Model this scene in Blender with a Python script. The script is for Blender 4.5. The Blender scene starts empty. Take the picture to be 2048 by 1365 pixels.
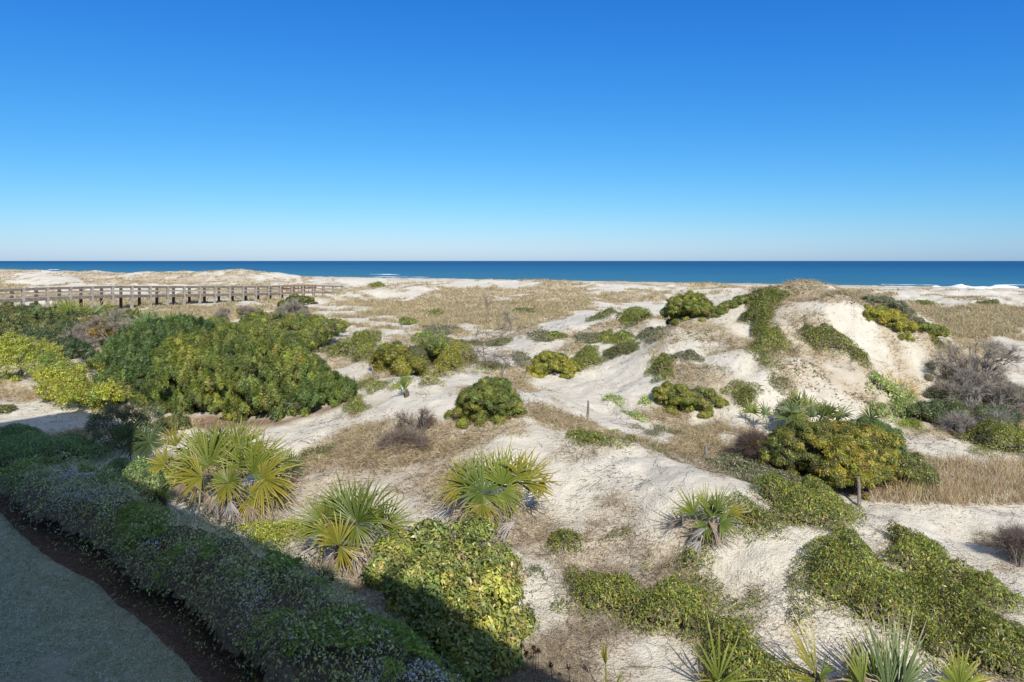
import bpy, math, random
import numpy as np
from mathutils import Vector
# ------------------------------------------------------------------ camera, sky, sun
S = bpy.context.scene
C = S.collection
CAMZ = 6.5; FPX = 1365.0; CX = 1024.0; HY = 522.0
cam = bpy.data.objects.new('camera', bpy.data.cameras.new('camera'))
C.objects.link(cam); S.camera = cam
cam.location = (0, 0, CAMZ); cam.rotation_euler = (math.radians(90), math.radians(0.0), 0)
cam.data.sensor_width = 36; cam.data.lens = 24.0
cam.data.shift_y = -160.5/2048
cam.data.clip_start = 0.1; cam.data.clip_end = 60000
S.render.resolution_x = 1024; S.render.resolution_y = 682
S.view_settings.view_transform = 'Standard'; S.view_settings.look = 'None'
S.view_settings.gamma = 1; S.view_settings.exposure = 0.0
SUN_EL = 40.0
SH = Vector((-0.25, 0.97)).normalized()          # horizontal direction in which shadows fall
w = bpy.data.worlds.new('World'); S.world = w; w.use_nodes = True
nt = w.node_tree; nt.nodes.clear()
out = nt.nodes.new('ShaderNodeOutputWorld'); bg = nt.nodes.new('ShaderNodeBackground')
sky = nt.nodes.new('ShaderNodeTexSky'); sky.sky_type = 'NISHITA'; sky.sun_disc = False
sky.sun_elevation = math.radians(SUN_EL)
sky.sun_rotation = math.atan2(-SH.x, -SH.y)
sky.altitude = 0; sky.air_density = 1.0; sky.dust_density = 0.3; sky.ozone_density = 4.0
sx = nt.nodes.new('ShaderNodeSeparateColor'); cx_ = nt.nodes.new('ShaderNodeCombineColor'); nt.links.new(sky.outputs[0], sx.inputs[0])
for i, (gain, p) in enumerate(((.66, 1.8), (.785, 1.1), (1.03, .6))):    # grade the clear-air sky towards the deeper blue of the photograph
    m1 = nt.nodes.new('ShaderNodeMath'); m1.operation = 'MULTIPLY'; m1.inputs[1].default_value = .12; nt.links.new(sx.outputs[i], m1.inputs[0])
    m2 = nt.nodes.new('ShaderNodeMath'); m2.operation = 'POWER'; m2.inputs[1].default_value = p; nt.links.new(m1.outputs[0], m2.inputs[0])
    m3 = nt.nodes.new('ShaderNodeMath'); m3.operation = 'MULTIPLY'; m3.inputs[1].default_value = gain/.12; nt.links.new(m2.outputs[0], m3.inputs[0])
    nt.links.new(m3.outputs[0], cx_.inputs[i])
# above the frame the sky is brightened and desaturated, adding fill to the shade
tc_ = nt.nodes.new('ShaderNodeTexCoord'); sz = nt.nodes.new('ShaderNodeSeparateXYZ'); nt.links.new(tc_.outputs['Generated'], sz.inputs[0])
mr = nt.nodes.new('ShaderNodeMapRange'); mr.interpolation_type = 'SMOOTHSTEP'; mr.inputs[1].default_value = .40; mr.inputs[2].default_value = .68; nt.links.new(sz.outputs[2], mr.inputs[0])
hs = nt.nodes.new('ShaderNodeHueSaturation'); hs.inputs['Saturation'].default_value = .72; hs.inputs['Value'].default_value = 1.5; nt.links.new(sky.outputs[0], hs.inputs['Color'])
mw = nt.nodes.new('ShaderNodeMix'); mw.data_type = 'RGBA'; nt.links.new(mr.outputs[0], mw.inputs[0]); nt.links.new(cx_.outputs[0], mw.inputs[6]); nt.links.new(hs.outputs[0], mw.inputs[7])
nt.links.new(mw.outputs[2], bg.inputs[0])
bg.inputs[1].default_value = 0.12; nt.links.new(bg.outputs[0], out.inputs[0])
sl = bpy.data.lights.new('sun', 'SUN'); sl.energy = 5.0; sl.angle = math.radians(0.5); sl.color = (1.0, 0.93, 0.82)
sun = bpy.data.objects.new('sun', sl); C.objects.link(sun)
te = math.radians(SUN_EL)
sun.rotation_euler = Vector((SH.x*math.cos(te), SH.y*math.cos(te), -math.sin(te))).to_track_quat('-Z', 'Y').to_euler()

R = np.random.default_rng(7)
# ------------------------------------------------------------------ noise
def _h(i, j, seed):
    n = (i.astype(np.int64)*374761393 + j.astype(np.int64)*668265263 + seed*1442695041) & 0xFFFFFFFF
    n = ((n ^ (n >> 13))*1274126177) & 0xFFFFFFFF
    n = (n ^ (n >> 16)) & 0xFFFFFF
    return n/float(0xFFFFFF)
def vn(x, y, seed=0):
    x = np.asarray(x, float); y = np.asarray(y, float)
    i = np.floor(x); j = np.floor(y); fx = x-i; fy = y-j
    fx = fx*fx*(3-2*fx); fy = fy*fy*(3-2*fy)
    a = _h(i, j, seed); b = _h(i+1, j, seed); c = _h(i, j+1, seed); d = _h(i+1, j+1, seed)
    return (a*(1-fx)+b*fx)*(1-fy)+(c*(1-fx)+d*fx)*fy
def fbm(x, y, sc, oct=3, seed=0):
    s = 0; a = 1; t = 0
    for k in range(oct):
        s = s+a*vn(np.asarray(x)/sc+k*17.3, np.asarray(y)/sc-k*9.1, seed+k); t += a; a *= .5; sc *= .5
    return s/t*2-1
def sstep(a, b, x):
    t = np.clip((np.asarray(x, float)-a)/(b-a), 0, 1); return t*t*(3-2*t)
# ------------------------------------------------------------------ terrain height
def hz(d, z): return (d, z)
def pz(py, z): return ((CAMZ-z)*FPX/(py-HY), z)
COLS = {
 -400: [hz(2,0), hz(16,0.1), hz(24,0.4), hz(40,.6), hz(80,.7)],
 0:    [hz(2,0), hz(15,0.02), pz(1000,.1), pz(930,.3), pz(850,.45), pz(770,.6), pz(700,.7), hz(60,.7), hz(85,.7)],
 200:  [hz(2,0), hz(15,0.02), pz(1000,.1), pz(930,.25), pz(850,.45), pz(770,.6), pz(700,.7), hz(60,.7), hz(85,.7)],
 400:  [hz(2,0), hz(13,0.02), pz(1060,.1), pz(950,.25), pz(850,.5), pz(770,.7), pz(700,.8), hz(60,.75), hz(85,.7)],
 600:  [hz(2,0), hz(11,0.02), pz(1100,.15), pz(1000,.35), pz(900,.65), pz(850,.85), pz(780,1.0), pz(720,1.35), pz(680,1.5), pz(645,1.0), hz(85,.75)],
 800:  [hz(2,0), hz(10,0.05), pz(1100,.3), pz(1000,.55), pz(900,1.0), pz(830,1.6), pz(780,2.0), pz(755,2.15), pz(720,1.85), pz(690,1.7), pz(655,1.2), hz(85,.75)],
 1000: [hz(2,0.05), hz(10,.1), pz(1200,.3), pz(1000,.8), pz(900,1.35), pz(840,1.85), pz(800,2.15), pz(765,2.4), hz(26,1.7), pz(740,1.6), pz(700,1.75), pz(660,1.35), hz(62,.9), hz(85,.75)],
 1200: [hz(2,0.05), hz(10,.15), pz(1200,.3), pz(1100,.45), pz(1000,.95), pz(930,1.4), pz(870,1.65), hz(21.5,1.2), pz(840,1.1), pz(780,1.35), pz(720,1.85), pz(680,2.45), pz(640,3.1), pz(625,3.3), hz(52,2.6), hz(62,1.0), hz(85,.75)],
 1400: [hz(2,0.05), hz(10,.2), pz(1200,.35), pz(1100,.85), pz(1000,1.45), pz(935,1.75), hz(18.2,1.05), pz(905,.95), pz(850,1.05), pz(800,1.6), pz(740,2.3), pz(690,3.0), pz(640,3.9), pz(618,4.3), hz(36,3.7), hz(45,1.6), hz(60,.9), hz(85,.75)],
 1540: [hz(2,0.05), hz(10,.25), pz(1200,.5), pz(1100,.95), pz(1000,1.35), pz(975,1.4), hz(17.3,.8), pz(940,.75), pz(900,.85), pz(850,1.1), pz(780,1.95), pz(700,3.1), pz(640,4.1), pz(600,4.8), pz(580,5.1), hz(37,4.8), hz(47,2.0), hz(60,1.0), hz(85,.75)],
 1700: [hz(2,0.05), hz(10,.2), pz(1200,.55), pz(1100,.9), pz(1050,.95), hz(15.3,.7), pz(1010,.6), pz(900,.7), pz(830,1.15), pz(760,2.1), pz(700,3.0), pz(640,4.1), pz(600,5.0), pz(586,5.35), hz(36,4.9), hz(46,1.9), hz(60,1.0), hz(85,.75)],
 1850: [hz(2,0.05), hz(10,.1), pz(1200,.4), pz(1100,.5), pz(1010,.5), pz(900,.65), pz(840,.85), pz(780,1.5), pz(720,2.6), pz(680,3.4), pz(655,3.7), hz(35,3.5), hz(43,1.3), hz(60,.9), hz(85,.75)],
 1960: [hz(2,0.05), hz(10,.1), pz(1200,.2), pz(1100,.3), pz(1010,.45), pz(900,.6), pz(820,.85), pz(760,1.1), pz(720,1.2), hz(42,1.0), hz(60,.85), hz(85,.75)],
 2200: [hz(2,0), hz(10,.05), hz(14,.2), pz(1010,.45), pz(900,.55), pz(780,.7), hz(60,.8), hz(85,.75)],
 2600: [hz(2,0), hz(10,.0), hz(20,.4), hz(30,.6), hz(60,.8), hz(85,.75)],
}
_tc = np.array([(k-CX)/FPX for k in COLS]); _lg = np.linspace(math.log(2), math.log(86), 400)
_G = np.array([np.interp(np.exp(_lg), [p[0] for p in v], [p[1] for p in v]) for v in COLS.values()])
_tg = np.linspace(-1.05, 1.16, 240)
_G = np.array([[np.interp(_tg, _tc, _G[:, j])] for j in range(_G.shape[1])])[:, 0, :].T   # (t, d)
def _blur(A, n, ax):
    k = np.hanning(2*n+3)[1:-1]; k /= k.sum()
    P = np.concatenate([np.repeat(A.take([0], ax), n, ax), A, np.repeat(A.take([-1], ax), n, ax)], ax)
    return np.apply_along_axis(lambda v: np.convolve(v, k, 'valid'), ax, P)
_G = _blur(_blur(_G, 6, 0), 5, 1)
def shore_u(X, Y): return (0.585*X+Y)/1.158
BUMPS = []   # far dunes: X, Y, along-shore sigma, cross sigma, height
def bump(px, d, sx, sy, h): BUMPS.append(((px-CX)/FPX*d, d, sx, sy, h))
bump(95, 175, 14, 10, 2.0); bump(250, 150, 12, 8, 1.6); bump(330, 190, 14, 9, 1.5); bump(500, 190, 16, 12, 1.9)
bump(620, 160, 10, 8, 1.2); bump(830, 115, 8, 9, 1.3); bump(1110, 125, 14, 9, 1.0); bump(1500, 110, 12, 8, 0.7)
bump(30, 120, 10, 9, 1.0); bump(740, 130, 9, 8, .8); bump(1950, 92, 12, 7, .5); bump(1000, 140, 14, 8, .6)
def Hs(X, Y):
    X = np.asarray(X, float); Y = np.asarray(Y, float)
    Yc = np.maximum(Y, 2.001)
    t = np.clip(X/Yc, -1.04, 1.15); l = np.log(np.clip(Yc, 2.001, 85.5))
    a = (t+1.05)/(2.21)*(len(_tg)-1); b = (l-_lg[0])/(_lg[-1]-_lg[0])*(len(_lg)-1)
    i = np.clip(a.astype(int), 0, len(_tg)-2); j = np.clip(b.astype(int), 0, len(_lg)-2)
    fa = a-i; fb = b-j
    near = (_G[i, j]*(1-fa)+_G[i+1, j]*fa)*(1-fb)+(_G[i, j+1]*(1-fa)+_G[i+1, j+1]*fa)*fb
    u = shore_u(X, Y); v = (X-0.585*Y)/1.158
    crest = 1.72+0.5*fbm(v, v*0, 30, 3, 5)+1.0*sstep(-120, -300, v)
    far = 0.75+(crest-0.75)*np.exp(-((u-130)/15.0)**2)
    for (bx, by, sx, sy, h) in BUMPS:
        uu = u-shore_u(bx, by); vv = v-(bx-0.585*by)/1.158
        far = far+h*np.exp(-(uu/sy)**2-(vv/sx)**2)
    hm = fbm(X, Y, 9, 4, 21); wd = np.abs((X+50.84)*.906-(Y-71)*.423+.9); wk = sstep(2, 7, wd)+(1-sstep(2, 7, wd))*(Y > 135)
    far = far+1.0*hm*wk*sstep(60, 100, Yc)*sstep(160, 130, u)
    beach = -1.2-(u-150)*0.0125
    beach = np.where(u > 290, -2.95-(u-290)*0.02, beach)
    k = sstep(135, 165, u); far = far*(1-k)+np.maximum(beach, -9)*k
    far = far-.42*(1-sstep(2, 10, wd))*sstep(96, 110, Y)*sstep(140, 128, Y)
    m = sstep(58, 84, Yc)
    z = near*(1-m)+far*m
    wild = sstep(9, 14, Y+0.8*X)*sstep(9, 12, Y)           # lawn side stays flat
    tt = X/Yc; dn_ = sstep(.12, .26, tt)*sstep(.68, .6, tt)*sstep(21, 25, Y)*sstep(42, 34, Y)
    z = z+dn_*(.62*fbm(X+40, Y, 3.6, 2, 71)+.2*fbm(X, Y, 1.1, 2, 72))
    z = z+wild*(0.16*fbm(X, Y, 5.0, 2, 3)*sstep(16, 30, Y)+0.23*fbm(X, Y, 1.7, 3, 4)+0.06*fbm(X, Y, .4, 3, 6)*sstep(60, 30, Y))
    return z
_ds = np.exp(np.linspace(math.log(5.0), math.log(420), 900))
def cast(px, py):
    """first hit of photo-pixel rays on the terrain -> arrays X,Y,Z"""
    px = np.atleast_1d(np.asarray(px, float)); py = np.atleast_1d(np.asarray(py, float))
    t = (px-CX)/FPX; s = (py-HY)/FPX
    X = t[:, None]*_ds; Y = np.broadcast_to(_ds, X.shape); Zr = CAMZ-s[:, None]*_ds
    below = Zr < Hs(X, Y); k = np.where(below.any(1), below.argmax(1), len(_ds)-1)
    k = np.maximum(k, 1)
    g = (Zr-Hs(X, Y)); r = np.arange(len(px)); g0 = g[r, k-1]; g1 = g[r, k]
    f = np.clip(g0/(g0-g1+1e-9), 0, 1); d = _ds[k-1]*(1-f)+_ds[k]*f
    return t*d, d, Hs(t*d, d)
def at(px, py):
    X, Y, Z = cast(px, py); return Vector((X[0], Y[0], Z[0]))
def proj(X, Y, Z): return CX+FPX*X/Y, HY+FPX*(CAMZ-Z)/Y
def inpoly(px, py, poly):
    c = np.zeros(np.shape(px), bool); n = len(poly); j = n-1
    for i in range(n):
        xi, yi = poly[i]; xj, yj = poly[j]
        if yi != yj:
            c ^= ((yi > py) != (yj > py)) & (px < (xj-xi)*(py-yi)/(yj-yi)+xi)
        j = i
    return c
def edist(px, py, poly):
    d = np.full(np.shape(px), 1e9); n = len(poly)
    for i in range(n):
        x0, y0 = poly[i]; x1, y1 = poly[(i+1) % n]; dx = x1-x0; dy = y1-y0
        t = np.clip(((px-x0)*dx+(py-y0)*dy)/(dx*dx+dy*dy+1e-12), 0, 1)
        d = np.minimum(d, np.hypot(px-x0-t*dx, py-y0-t*dy))
    return d
def sd(px, py, poly):
    e = edist(px, py, poly); return np.where(inpoly(px, py, poly), e, -e)
def gpoly(poly):
    q = []; n = len(poly)
    for i in range(n):
        x0, y0 = poly[i]; x1, y1 = poly[(i+1) % n]
        for k in range(2): q.append((x0+(x1-x0)*k/2, y0+(y1-y0)*k/2))
    X, Y, Z = cast([a[0] for a in q], [a[1] for a in q])
    return list(zip(X, Y))
# ------------------------------------------------------------------ ground cover density (image-located zones of the real ground)
def zone(px, py, Z, base):
    v = np.full(np.shape(px), base, float)
    for poly, val, fe in Z:
        xs = [p[0] for p in poly]; ys = [p[1] for p in poly]
        m = (px > min(xs)-fe*3) & (px < max(xs)+fe*3) & (py > min(ys)-fe) & (py < max(ys)+fe)
        if not m.any(): continue
        s_ = sd(px[m], py[m], poly); k = sstep(-fe, fe, s_); v[m] = v[m]*(1-k)+val*k
    return v
DRY = [
 ([(1250,640),(1480,605),(1700,600),(1860,680),(1870,790),(1600,830),(1450,800),(1330,760),(1230,690)], .43, 14),
 ([(1560,610),(1720,600),(1850,680),(1860,780),(1700,800),(1600,740)], .50, 16),
 ([(-300,530),(2400,530),(2400,655),(1900,650),(1600,590),(1340,590),(1000,650),(600,640),(-300,660)], .66, 8),
 ([(1250,570),(1700,572),(1800,580),(2400,578),(2400,606),(1900,608),(1600,585),(1330,592),(1250,585)], .42, 5),
 ([(980,560),(1350,570),(1350,588),(1180,584),(980,578)], .42, 5),
 ([(380,548),(520,540),(760,556),(980,560),(980,572),(720,574),(500,572),(400,566)], .34, 4),
 ([(60,568),(90,556),(130,552),(200,578),(60,584)], .3, 4), ([(190,574),(260,560),(320,576),(300,590),(190,588)], .3, 4),
 ([(800,594),(840,570),(870,574),(880,582),(850,590)], .1, 3), ([(0,546),(180,548),(180,554),(0,552)], .5, 3),
 ([(930,590),(1100,585),(1340,580),(1340,600),(1150,615),(1000,640),(850,640),(850,600)], .72, 6),
 ([(1060,668),(1110,640),(1180,606),(1340,600),(1350,622),(1270,640),(1190,655),(1120,672)], .12, 5),
 ([(640,632),(760,630),(840,650),(960,650),(1040,680),(1010,720),(900,700),(740,700),(640,660)], .42, 10),
 ([(960,660),(1060,640),(1080,660),(1000,690),(920,680)], .62, 8),
 ([(1170,655),(1270,630),(1290,640),(1200,672),(1130,680)], .75, 5),
 ([(1500,572),(1720,578),(1740,596),(1640,606),(1560,600)], .85, 5),
 ([(1830,615),(2400,600),(2400,660),(2048,660),(1960,690),(1900,700),(1870,650)], .85, 8),
 ([(1890,680),(2000,660),(2010,740),(2100,780),(2100,880),(1960,860),(1920,760)], .8, 10),
 ([(1985,672),(2060,664),(2400,670),(2400,722),(2060,716),(2010,706)], .03, 6),
 ([(1900,610),(2100,600),(2100,585),(1850,585)], .35, 5),
 ([(1040,760),(1280,700),(1340,740),(1340,830),(1240,850),(1130,840),(1060,800)], .06, 15),
 ([(600,700),(760,740),(900,760),(880,850),(760,860),(560,868),(500,850),(620,800)], .1, 14),
 ([(640,870),(740,850),(860,860),(920,900),(900,960),(860,990),(760,990),(600,960),(560,900)], .62, 16),
 ([(930,880),(1040,850),(1090,850),(1180,870),(1400,910),(1450,950),(1300,960),(1200,930),(1050,930),(950,940)], .62, 14),
 ([(1050,790),(1120,830),(1200,850),(1290,870),(1200,880),(1060,840)], .6, 8),
 ([(1330,850),(1460,830),(1540,850),(1500,930),(1420,920),(1340,890)], .82, 12),
 ([(1050,960),(1300,960),(1350,1010),(1320,1100),(1150,1110),(1050,1080)], .5, 20),
 ([(1090,925),(1420,955),(1520,990),(1480,1010),(1300,1000),(1150,990)], .3, 14),
 ([(540,960),(680,960),(640,1050),(700,1150),(760,1240),(680,1230),(520,1110),(440,1060)], .9, 14),
 ([(1020,1060),(1200,1080),(1540,1150),(1560,1365),(1020,1400)], .62, 20),
 ([(1500,1130),(1620,1110),(1700,1140),(1600,1180),(1540,1180)], .15, 12),
 ([(1560,1230),(2048,1260),(2200,1400),(1500,1400)], .6, 14),
 ([(1660,1010),(1840,1000),(2100,1000),(2100,1060),(1900,1090),(1760,1080),(1680,1060)], .3, 12),
 ([(1640,1040),(1780,1050),(1990,1090),(2100,1120),(2100,1190),(1900,1130),(1720,1130)], .7, 14),
 ([(1600,970),(1860,980),(2100,990),(2100,1012),(1760,1010),(1660,1000)], .85, 8),
 ([(300,960),(420,900),(600,930),(640,1010),(560,1060),(400,1050)], .85, 10), ([(590,1060),(700,1030),(820,1060),(800,1140),(700,1190),(600,1130)], .8, 12),
 ([(900,1000),(990,985),(1090,1000),(1090,1060),(990,1090),(910,1070)], .8, 10), ([(1340,1050),(1420,1030),(1490,1050),(1480,1110),(1380,1110)], .6, 10),
 ([(0,740),(120,745),(200,830),(330,820),(330,850),(120,850),(0,830)], .4, 12),
]
def dry_density(X, Y, Z):
    px, py = proj(X, np.maximum(Y, 4), Z)
    k = np.clip(25/np.maximum(Y, 4), .15, 2)
    px = px+(60*fbm(X, Y, 3.2, 4, 31))*np.clip(30/np.maximum(Y, 4), .3, 1.5); py = py+26*fbm(X, Y, 3.2, 4, 32)*k
    v = zone(px, py, DRY, .3); v = np.where((Y < 24), v*.70, v)
    return np.clip(v+.75*fbm(X, Y*.8, 1.7, 4, 33)+.85*fbm(X, Y*.6, 9, 3, 34)*sstep(40, 80, Y), 0, 1)
# ------------------------------------------------------------------ materials
def mat(name, rough=.8, spec=.3):
    m = bpy.data.materials.new(name); m.use_nodes = True
    b = m.node_tree.nodes['Principled BSDF']; b.inputs['Roughness'].default_value = rough
    b.inputs['Specular IOR Level'].default_value = spec
    return m, m.node_tree, b
def N(nt, t, **k):
    n = nt.nodes.new('ShaderNode'+t)
    for a, v in k.items():
        if hasattr(n, a): setattr(n, a, v)
        else: n.inputs[a].default_value = v
    return n
def noise(nt, scale, det=4, vec=None, rough=.6):
    n = nt.nodes.new('ShaderNodeTexNoise'); n.inputs['Scale'].default_value = scale; n.inputs['Detail'].default_value = det
    n.inputs['Roughness'].default_value = rough
    if vec is not None: nt.links.new(vec, n.inputs['Vector'])
    return n.outputs['Fac']
def ramp(nt, fac, stops):
    r = nt.nodes.new('ShaderNodeValToRGB'); e = r.color_ramp.elements
    while len(e) < len(stops): e.new(.5)
    for q, (p, c) in zip(e, stops): q.position = p; q.color = (*c, 1) if len(c) == 3 else c
    nt.links.new(fac, r.inputs[0]); return r.outputs[0]
def math_(nt, op, a, b=None):
    m = nt.nodes.new('ShaderNodeMath'); m.operation = op
    for i, v in enumerate((a, b)):
        if v is None: continue
        if isinstance(v, (int, float)): m.inputs[i].default_value = v
        else: nt.links.new(v, m.inputs[i])
    return m.outputs[0]
def mix(nt, fac, a, b):
    m = nt.nodes.new('ShaderNodeMix'); m.data_type = 'RGBA'
    if isinstance(fac, (int, float)): m.inputs[0].default_value = fac
    else: nt.links.new(fac, m.inputs[0])
    for i, v in ((6, a), (7, b)):
        if isinstance(v, tuple): m.inputs[i].default_value = (*v, 1)
        else: nt.links.new(v, m.inputs[i])
    return m.outputs[2]
def objco(nt):
    return nt.nodes.new('ShaderNodeTexCoord').outputs['Object']
def bumpn(nt, b, h, strength, dist):
    n = nt.nodes.new('ShaderNodeBump'); n.inputs['Strength'].default_value = strength; n.inputs['Distance'].default_value = dist
    nt.links.new(h, n.inputs['Height']); nt.links.new(n.outputs[0], b.inputs['Normal'])
# leaves: colour carried by each leaf
def leafmat(name, rough=.5, spec=.35, trans=.3):
    m, t, b = mat(name, rough, spec)
    a = t.nodes.new('ShaderNodeAttribute'); a.attribute_name = 'Col'
    t.links.new(a.outputs['Color'], b.inputs['Base Color'])
    if trans:
        tr = t.nodes.new('ShaderNodeBsdfTranslucent'); t.links.new(a.outputs['Color'], tr.inputs['Color'])
        mx = t.nodes.new('ShaderNodeMixShader'); mx.inputs[0].default_value = trans
        o = t.nodes['Material Output']
        t.links.new(b.outputs[0], mx.inputs[1]); t.links.new(tr.outputs[0], mx.inputs[2]); t.links.new(mx.outputs[0], o.inputs['Surface'])
    return m
M_LEAF = leafmat('leaf', .38, .5, .42); M_GLOSS = leafmat('glossy_leaf', .36, .45, .25); M_DRY = leafmat('dry_stem', .85, .15, .2)
M_PALM = leafmat('palm_leaf', .45, .35, .25)
def simple(name, c, rough=.85, sc=8, var=.35):
    m, t, b = mat(name, rough, .2)
    n = noise(t, sc, 5, objco(t)); lo = tuple(x*(1-var) for x in c); hi = tuple(min(1, x*(1+var)) for x in c)
    t.links.new(ramp(t, n, [(.3, lo), (.7, hi)]), b.inputs['Base Color']); return m
M_BARK = simple('bark', (.11, .085, .065)); M_GREYBARK = simple('grey_bark', (.2, .18, .165))
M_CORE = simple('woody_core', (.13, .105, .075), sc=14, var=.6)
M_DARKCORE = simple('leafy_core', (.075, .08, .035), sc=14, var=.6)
# sand
m, t, b = mat('dune_sand', .95, .15); M_SAND = m
co = objco(t)
sa = t.nodes.new('ShaderNodeAttribute'); sa.attribute_name = 'dry'
ga = t.nodes.new('ShaderNodeAttribute'); ga.attribute_name = 'straw'
n1 = noise(t, .5, 4, co); n2 = noise(t, 6, 6, co, .7); n3 = noise(t, 40, 4, co, .7)
sand = mix(t, ramp(t, n1, [(.35, (0, 0, 0)), (.65, (1, 1, 1))]), (.64, .595, .49), (.73, .69, .59))
n5 = noise(t, 2.3, 8, co, .75)
sand = mix(t, math_(t, 'MULTIPLY', ramp(t, n5, [(.46, (0, 0, 0)), (.66, (1, 1, 1))]), .6), sand, (.50, .445, .35))
sand = mix(t, math_(t, 'MULTIPLY', ramp(t, n3, [(.45, (0, 0, 0)), (.75, (1, 1, 1))]), .45), sand, (.47, .40, .31))
n4 = noise(t, 17, 5, co, .75)
thr = math_(t, 'ADD', math_(t, 'MULTIPLY', n2, .35), math_(t, 'MULTIPLY', n4, .65))
f = math_(t, 'SUBTRACT', math_(t, 'ADD', sa.outputs['Fac'], thr), .75)
f = ramp(t, math_(t, 'MULTIPLY', f, 2.4), [(0, (0, 0, 0)), (1, (.8, .8, .8))])
lit = mix(t, ramp(t, n3, [(.4, (0, 0, 0)), (.6, (1, 1, 1))]), (.32, .25, .165), (.56, .46, .32))
col = mix(t, f, sand, lit)
col = mix(t, ga.outputs['Fac'], col, mix(t, n3, (.10, .045, .022), (.30, .16, .09)))
t.links.new(col, b.inputs['Base Color'])
bumpn(t, b, math_(t, 'ADD', math_(t, 'MULTIPLY', noise(t, 3, 5, co), .6), math_(t, 'MULTIPLY', noise(t, 22, 4, co), .35)), .9, .16)
# pine straw, lawn
m, t, b = mat('pine_straw', .9, .15); M_STRAW = m; co = objco(t)
mp = N(t, 'Mapping'); mp.inputs['Rotation'].default_value = (0, 0, -.6); mp.inputs['Scale'].default_value = (10, 60, 10); t.links.new(co, mp.inputs[0])
t.links.new(ramp(t, noise(t, 1.2, 5, mp.outputs[0]), [(.3, (.07, .045, .034)), (.5, (.15, .098, .072)), (.72, (.27, .19, .14))]), b.inputs['Base Color'])
bumpn(t, b, noise(t, 1.2, 5, mp.outputs[0]), .8, .04)
m, t, b = mat('lawn_soil', .9, .15); M_LAWN = m; co = objco(t)
g = mix(t, ramp(t, noise(t, 2.6, 8, co, .8), [(.35, (0, 0, 0)), (.65, (1, 1, 1))]), (.46, .46, .32), (.9, .86, .70))
t.links.new(mix(t, ramp(t, noise(t, 45, 4, co), [(.3, (0, 0, 0)), (.7, (1, 1, 1))]), (.24, .27, .15), g), b.inputs['Base Color'])
bumpn(t, b, noise(t, 30, 6, co, .8), 1.0, .05)
# sea
m, t, b = mat('sea_water', .5, .1); M_SEA = m; co = objco(t)
mp = N(t, 'Mapping'); mp.inputs['Rotation'].default_value = (0, 0, math.radians(30.3)); t.links.new(co, mp.inputs[0])
mp2 = N(t, 'Mapping'); mp2.inputs['Scale'].default_value = (.012, .1, 1); t.links.new(mp.outputs[0], mp2.inputs[0])
mp3 = N(t, 'Mapping'); mp3.inputs['Scale'].default_value = (.1, .45, 1); t.links.new(mp.outputs[0], mp3.inputs[0])
sp = N(t, 'SeparateXYZ'); t.links.new(mp.outputs[0], sp.inputs[0])
near = ramp(t, math_(t, 'DIVIDE', math_(t, 'SUBTRACT', sp.outputs[1], 290), 1200), [(0, (.08, .20, .22)), (.03, (.045, .185, .275)), (.25, (.018, .14, .28)), (1, (.006, .075, .20))])
wv = noise(t, 1, 5, mp2.outputs[0]); wv2 = noise(t, 1, 5, mp3.outputs[0])
colr = mix(t, ramp(t, wv, [(.35, (.0, .0, .0)), (.68, (.5, .5, .5))]), near, (.012, .06, .12))
colr = mix(t, ramp(t, wv2, [(.4, (0, 0, 0)), (.7, (.35, .35, .35))]), colr, (.05, .20, .33))
t.links.new(colr, b.inputs['Base Color']); b.inputs['IOR'].default_value = 1.33
bumpn(t, b, math_(t, 'ADD', math_(t, 'MULTIPLY', wv, 1.2), math_(t, 'MULTIPLY', wv2, .6)), .8, 1.0)
M_FOAM = simple('sea_foam', (.85, .87, .88), .8, .5, .08)
# ------------------------------------------------------------------ object helpers
def mesh_obj(name, V, F, m, parent=None, col=None, smooth=False, edges=()):
    me = bpy.data.meshes.new(name); V = np.asarray(V, np.float32)
    if isinstance(F, np.ndarray):
        n, k = F.shape
        me.vertices.add(len(V)); me.vertices.foreach_set('co', V.ravel())
        me.loops.add(n*k); me.loops.foreach_set('vertex_index', F.astype(np.int32).ravel())
        me.polygons.add(n); me.polygons.foreach_set('loop_start', np.arange(0, n*k, k, dtype=np.int32))
        me.polygons.foreach_set('loop_total', np.full(n, k, dtype=np.int32))
        me.update(calc_edges=True)
    else:
        me.from_pydata([tuple(map(float, v)) for v in V], list(edges), F)
    if col is not None:
        a = me.color_attributes.new('Col', 'FLOAT_COLOR', 'POINT')
        c = np.ones((len(V), 4), np.float32); c[:, :3] = col; a.data.foreach_set('color', c.ravel())
    if smooth: me.polygons.foreach_set('use_smooth', np.ones(len(me.polygons), bool))
    me.materials.append(m)
    o = bpy.data.objects.new(name, me); C.objects.link(o)
    if parent is not None: o.parent = parent
    return o
def tag(o, label=None, cat=None, group=None, kind=None):
    if label: o['label'] = label
    if cat: o['category'] = cat
    if group: o['group'] = group
    if kind: o['kind'] = kind
    return o
def thing(name, label, cat, loc, group=None):
    o = bpy.data.objects.new(name, None); C.objects.link(o); o.location = loc
    return tag(o, label, cat, group)
def unit(v): return v/np.maximum(np.linalg.norm(v, axis=-1, keepdims=True), 1e-9)
def pal(n, colors, weights=None, jit=.15, rng=R):
    c = np.array(colors, float); k = rng.choice(len(c), n, p=None if weights is None else np.array(weights)/sum(weights))
    return np.clip(c[k]*(1+jit*rng.normal(size=(n, 1)))*(1+.06*rng.normal(size=(n, 3))), .004, .9)
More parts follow.
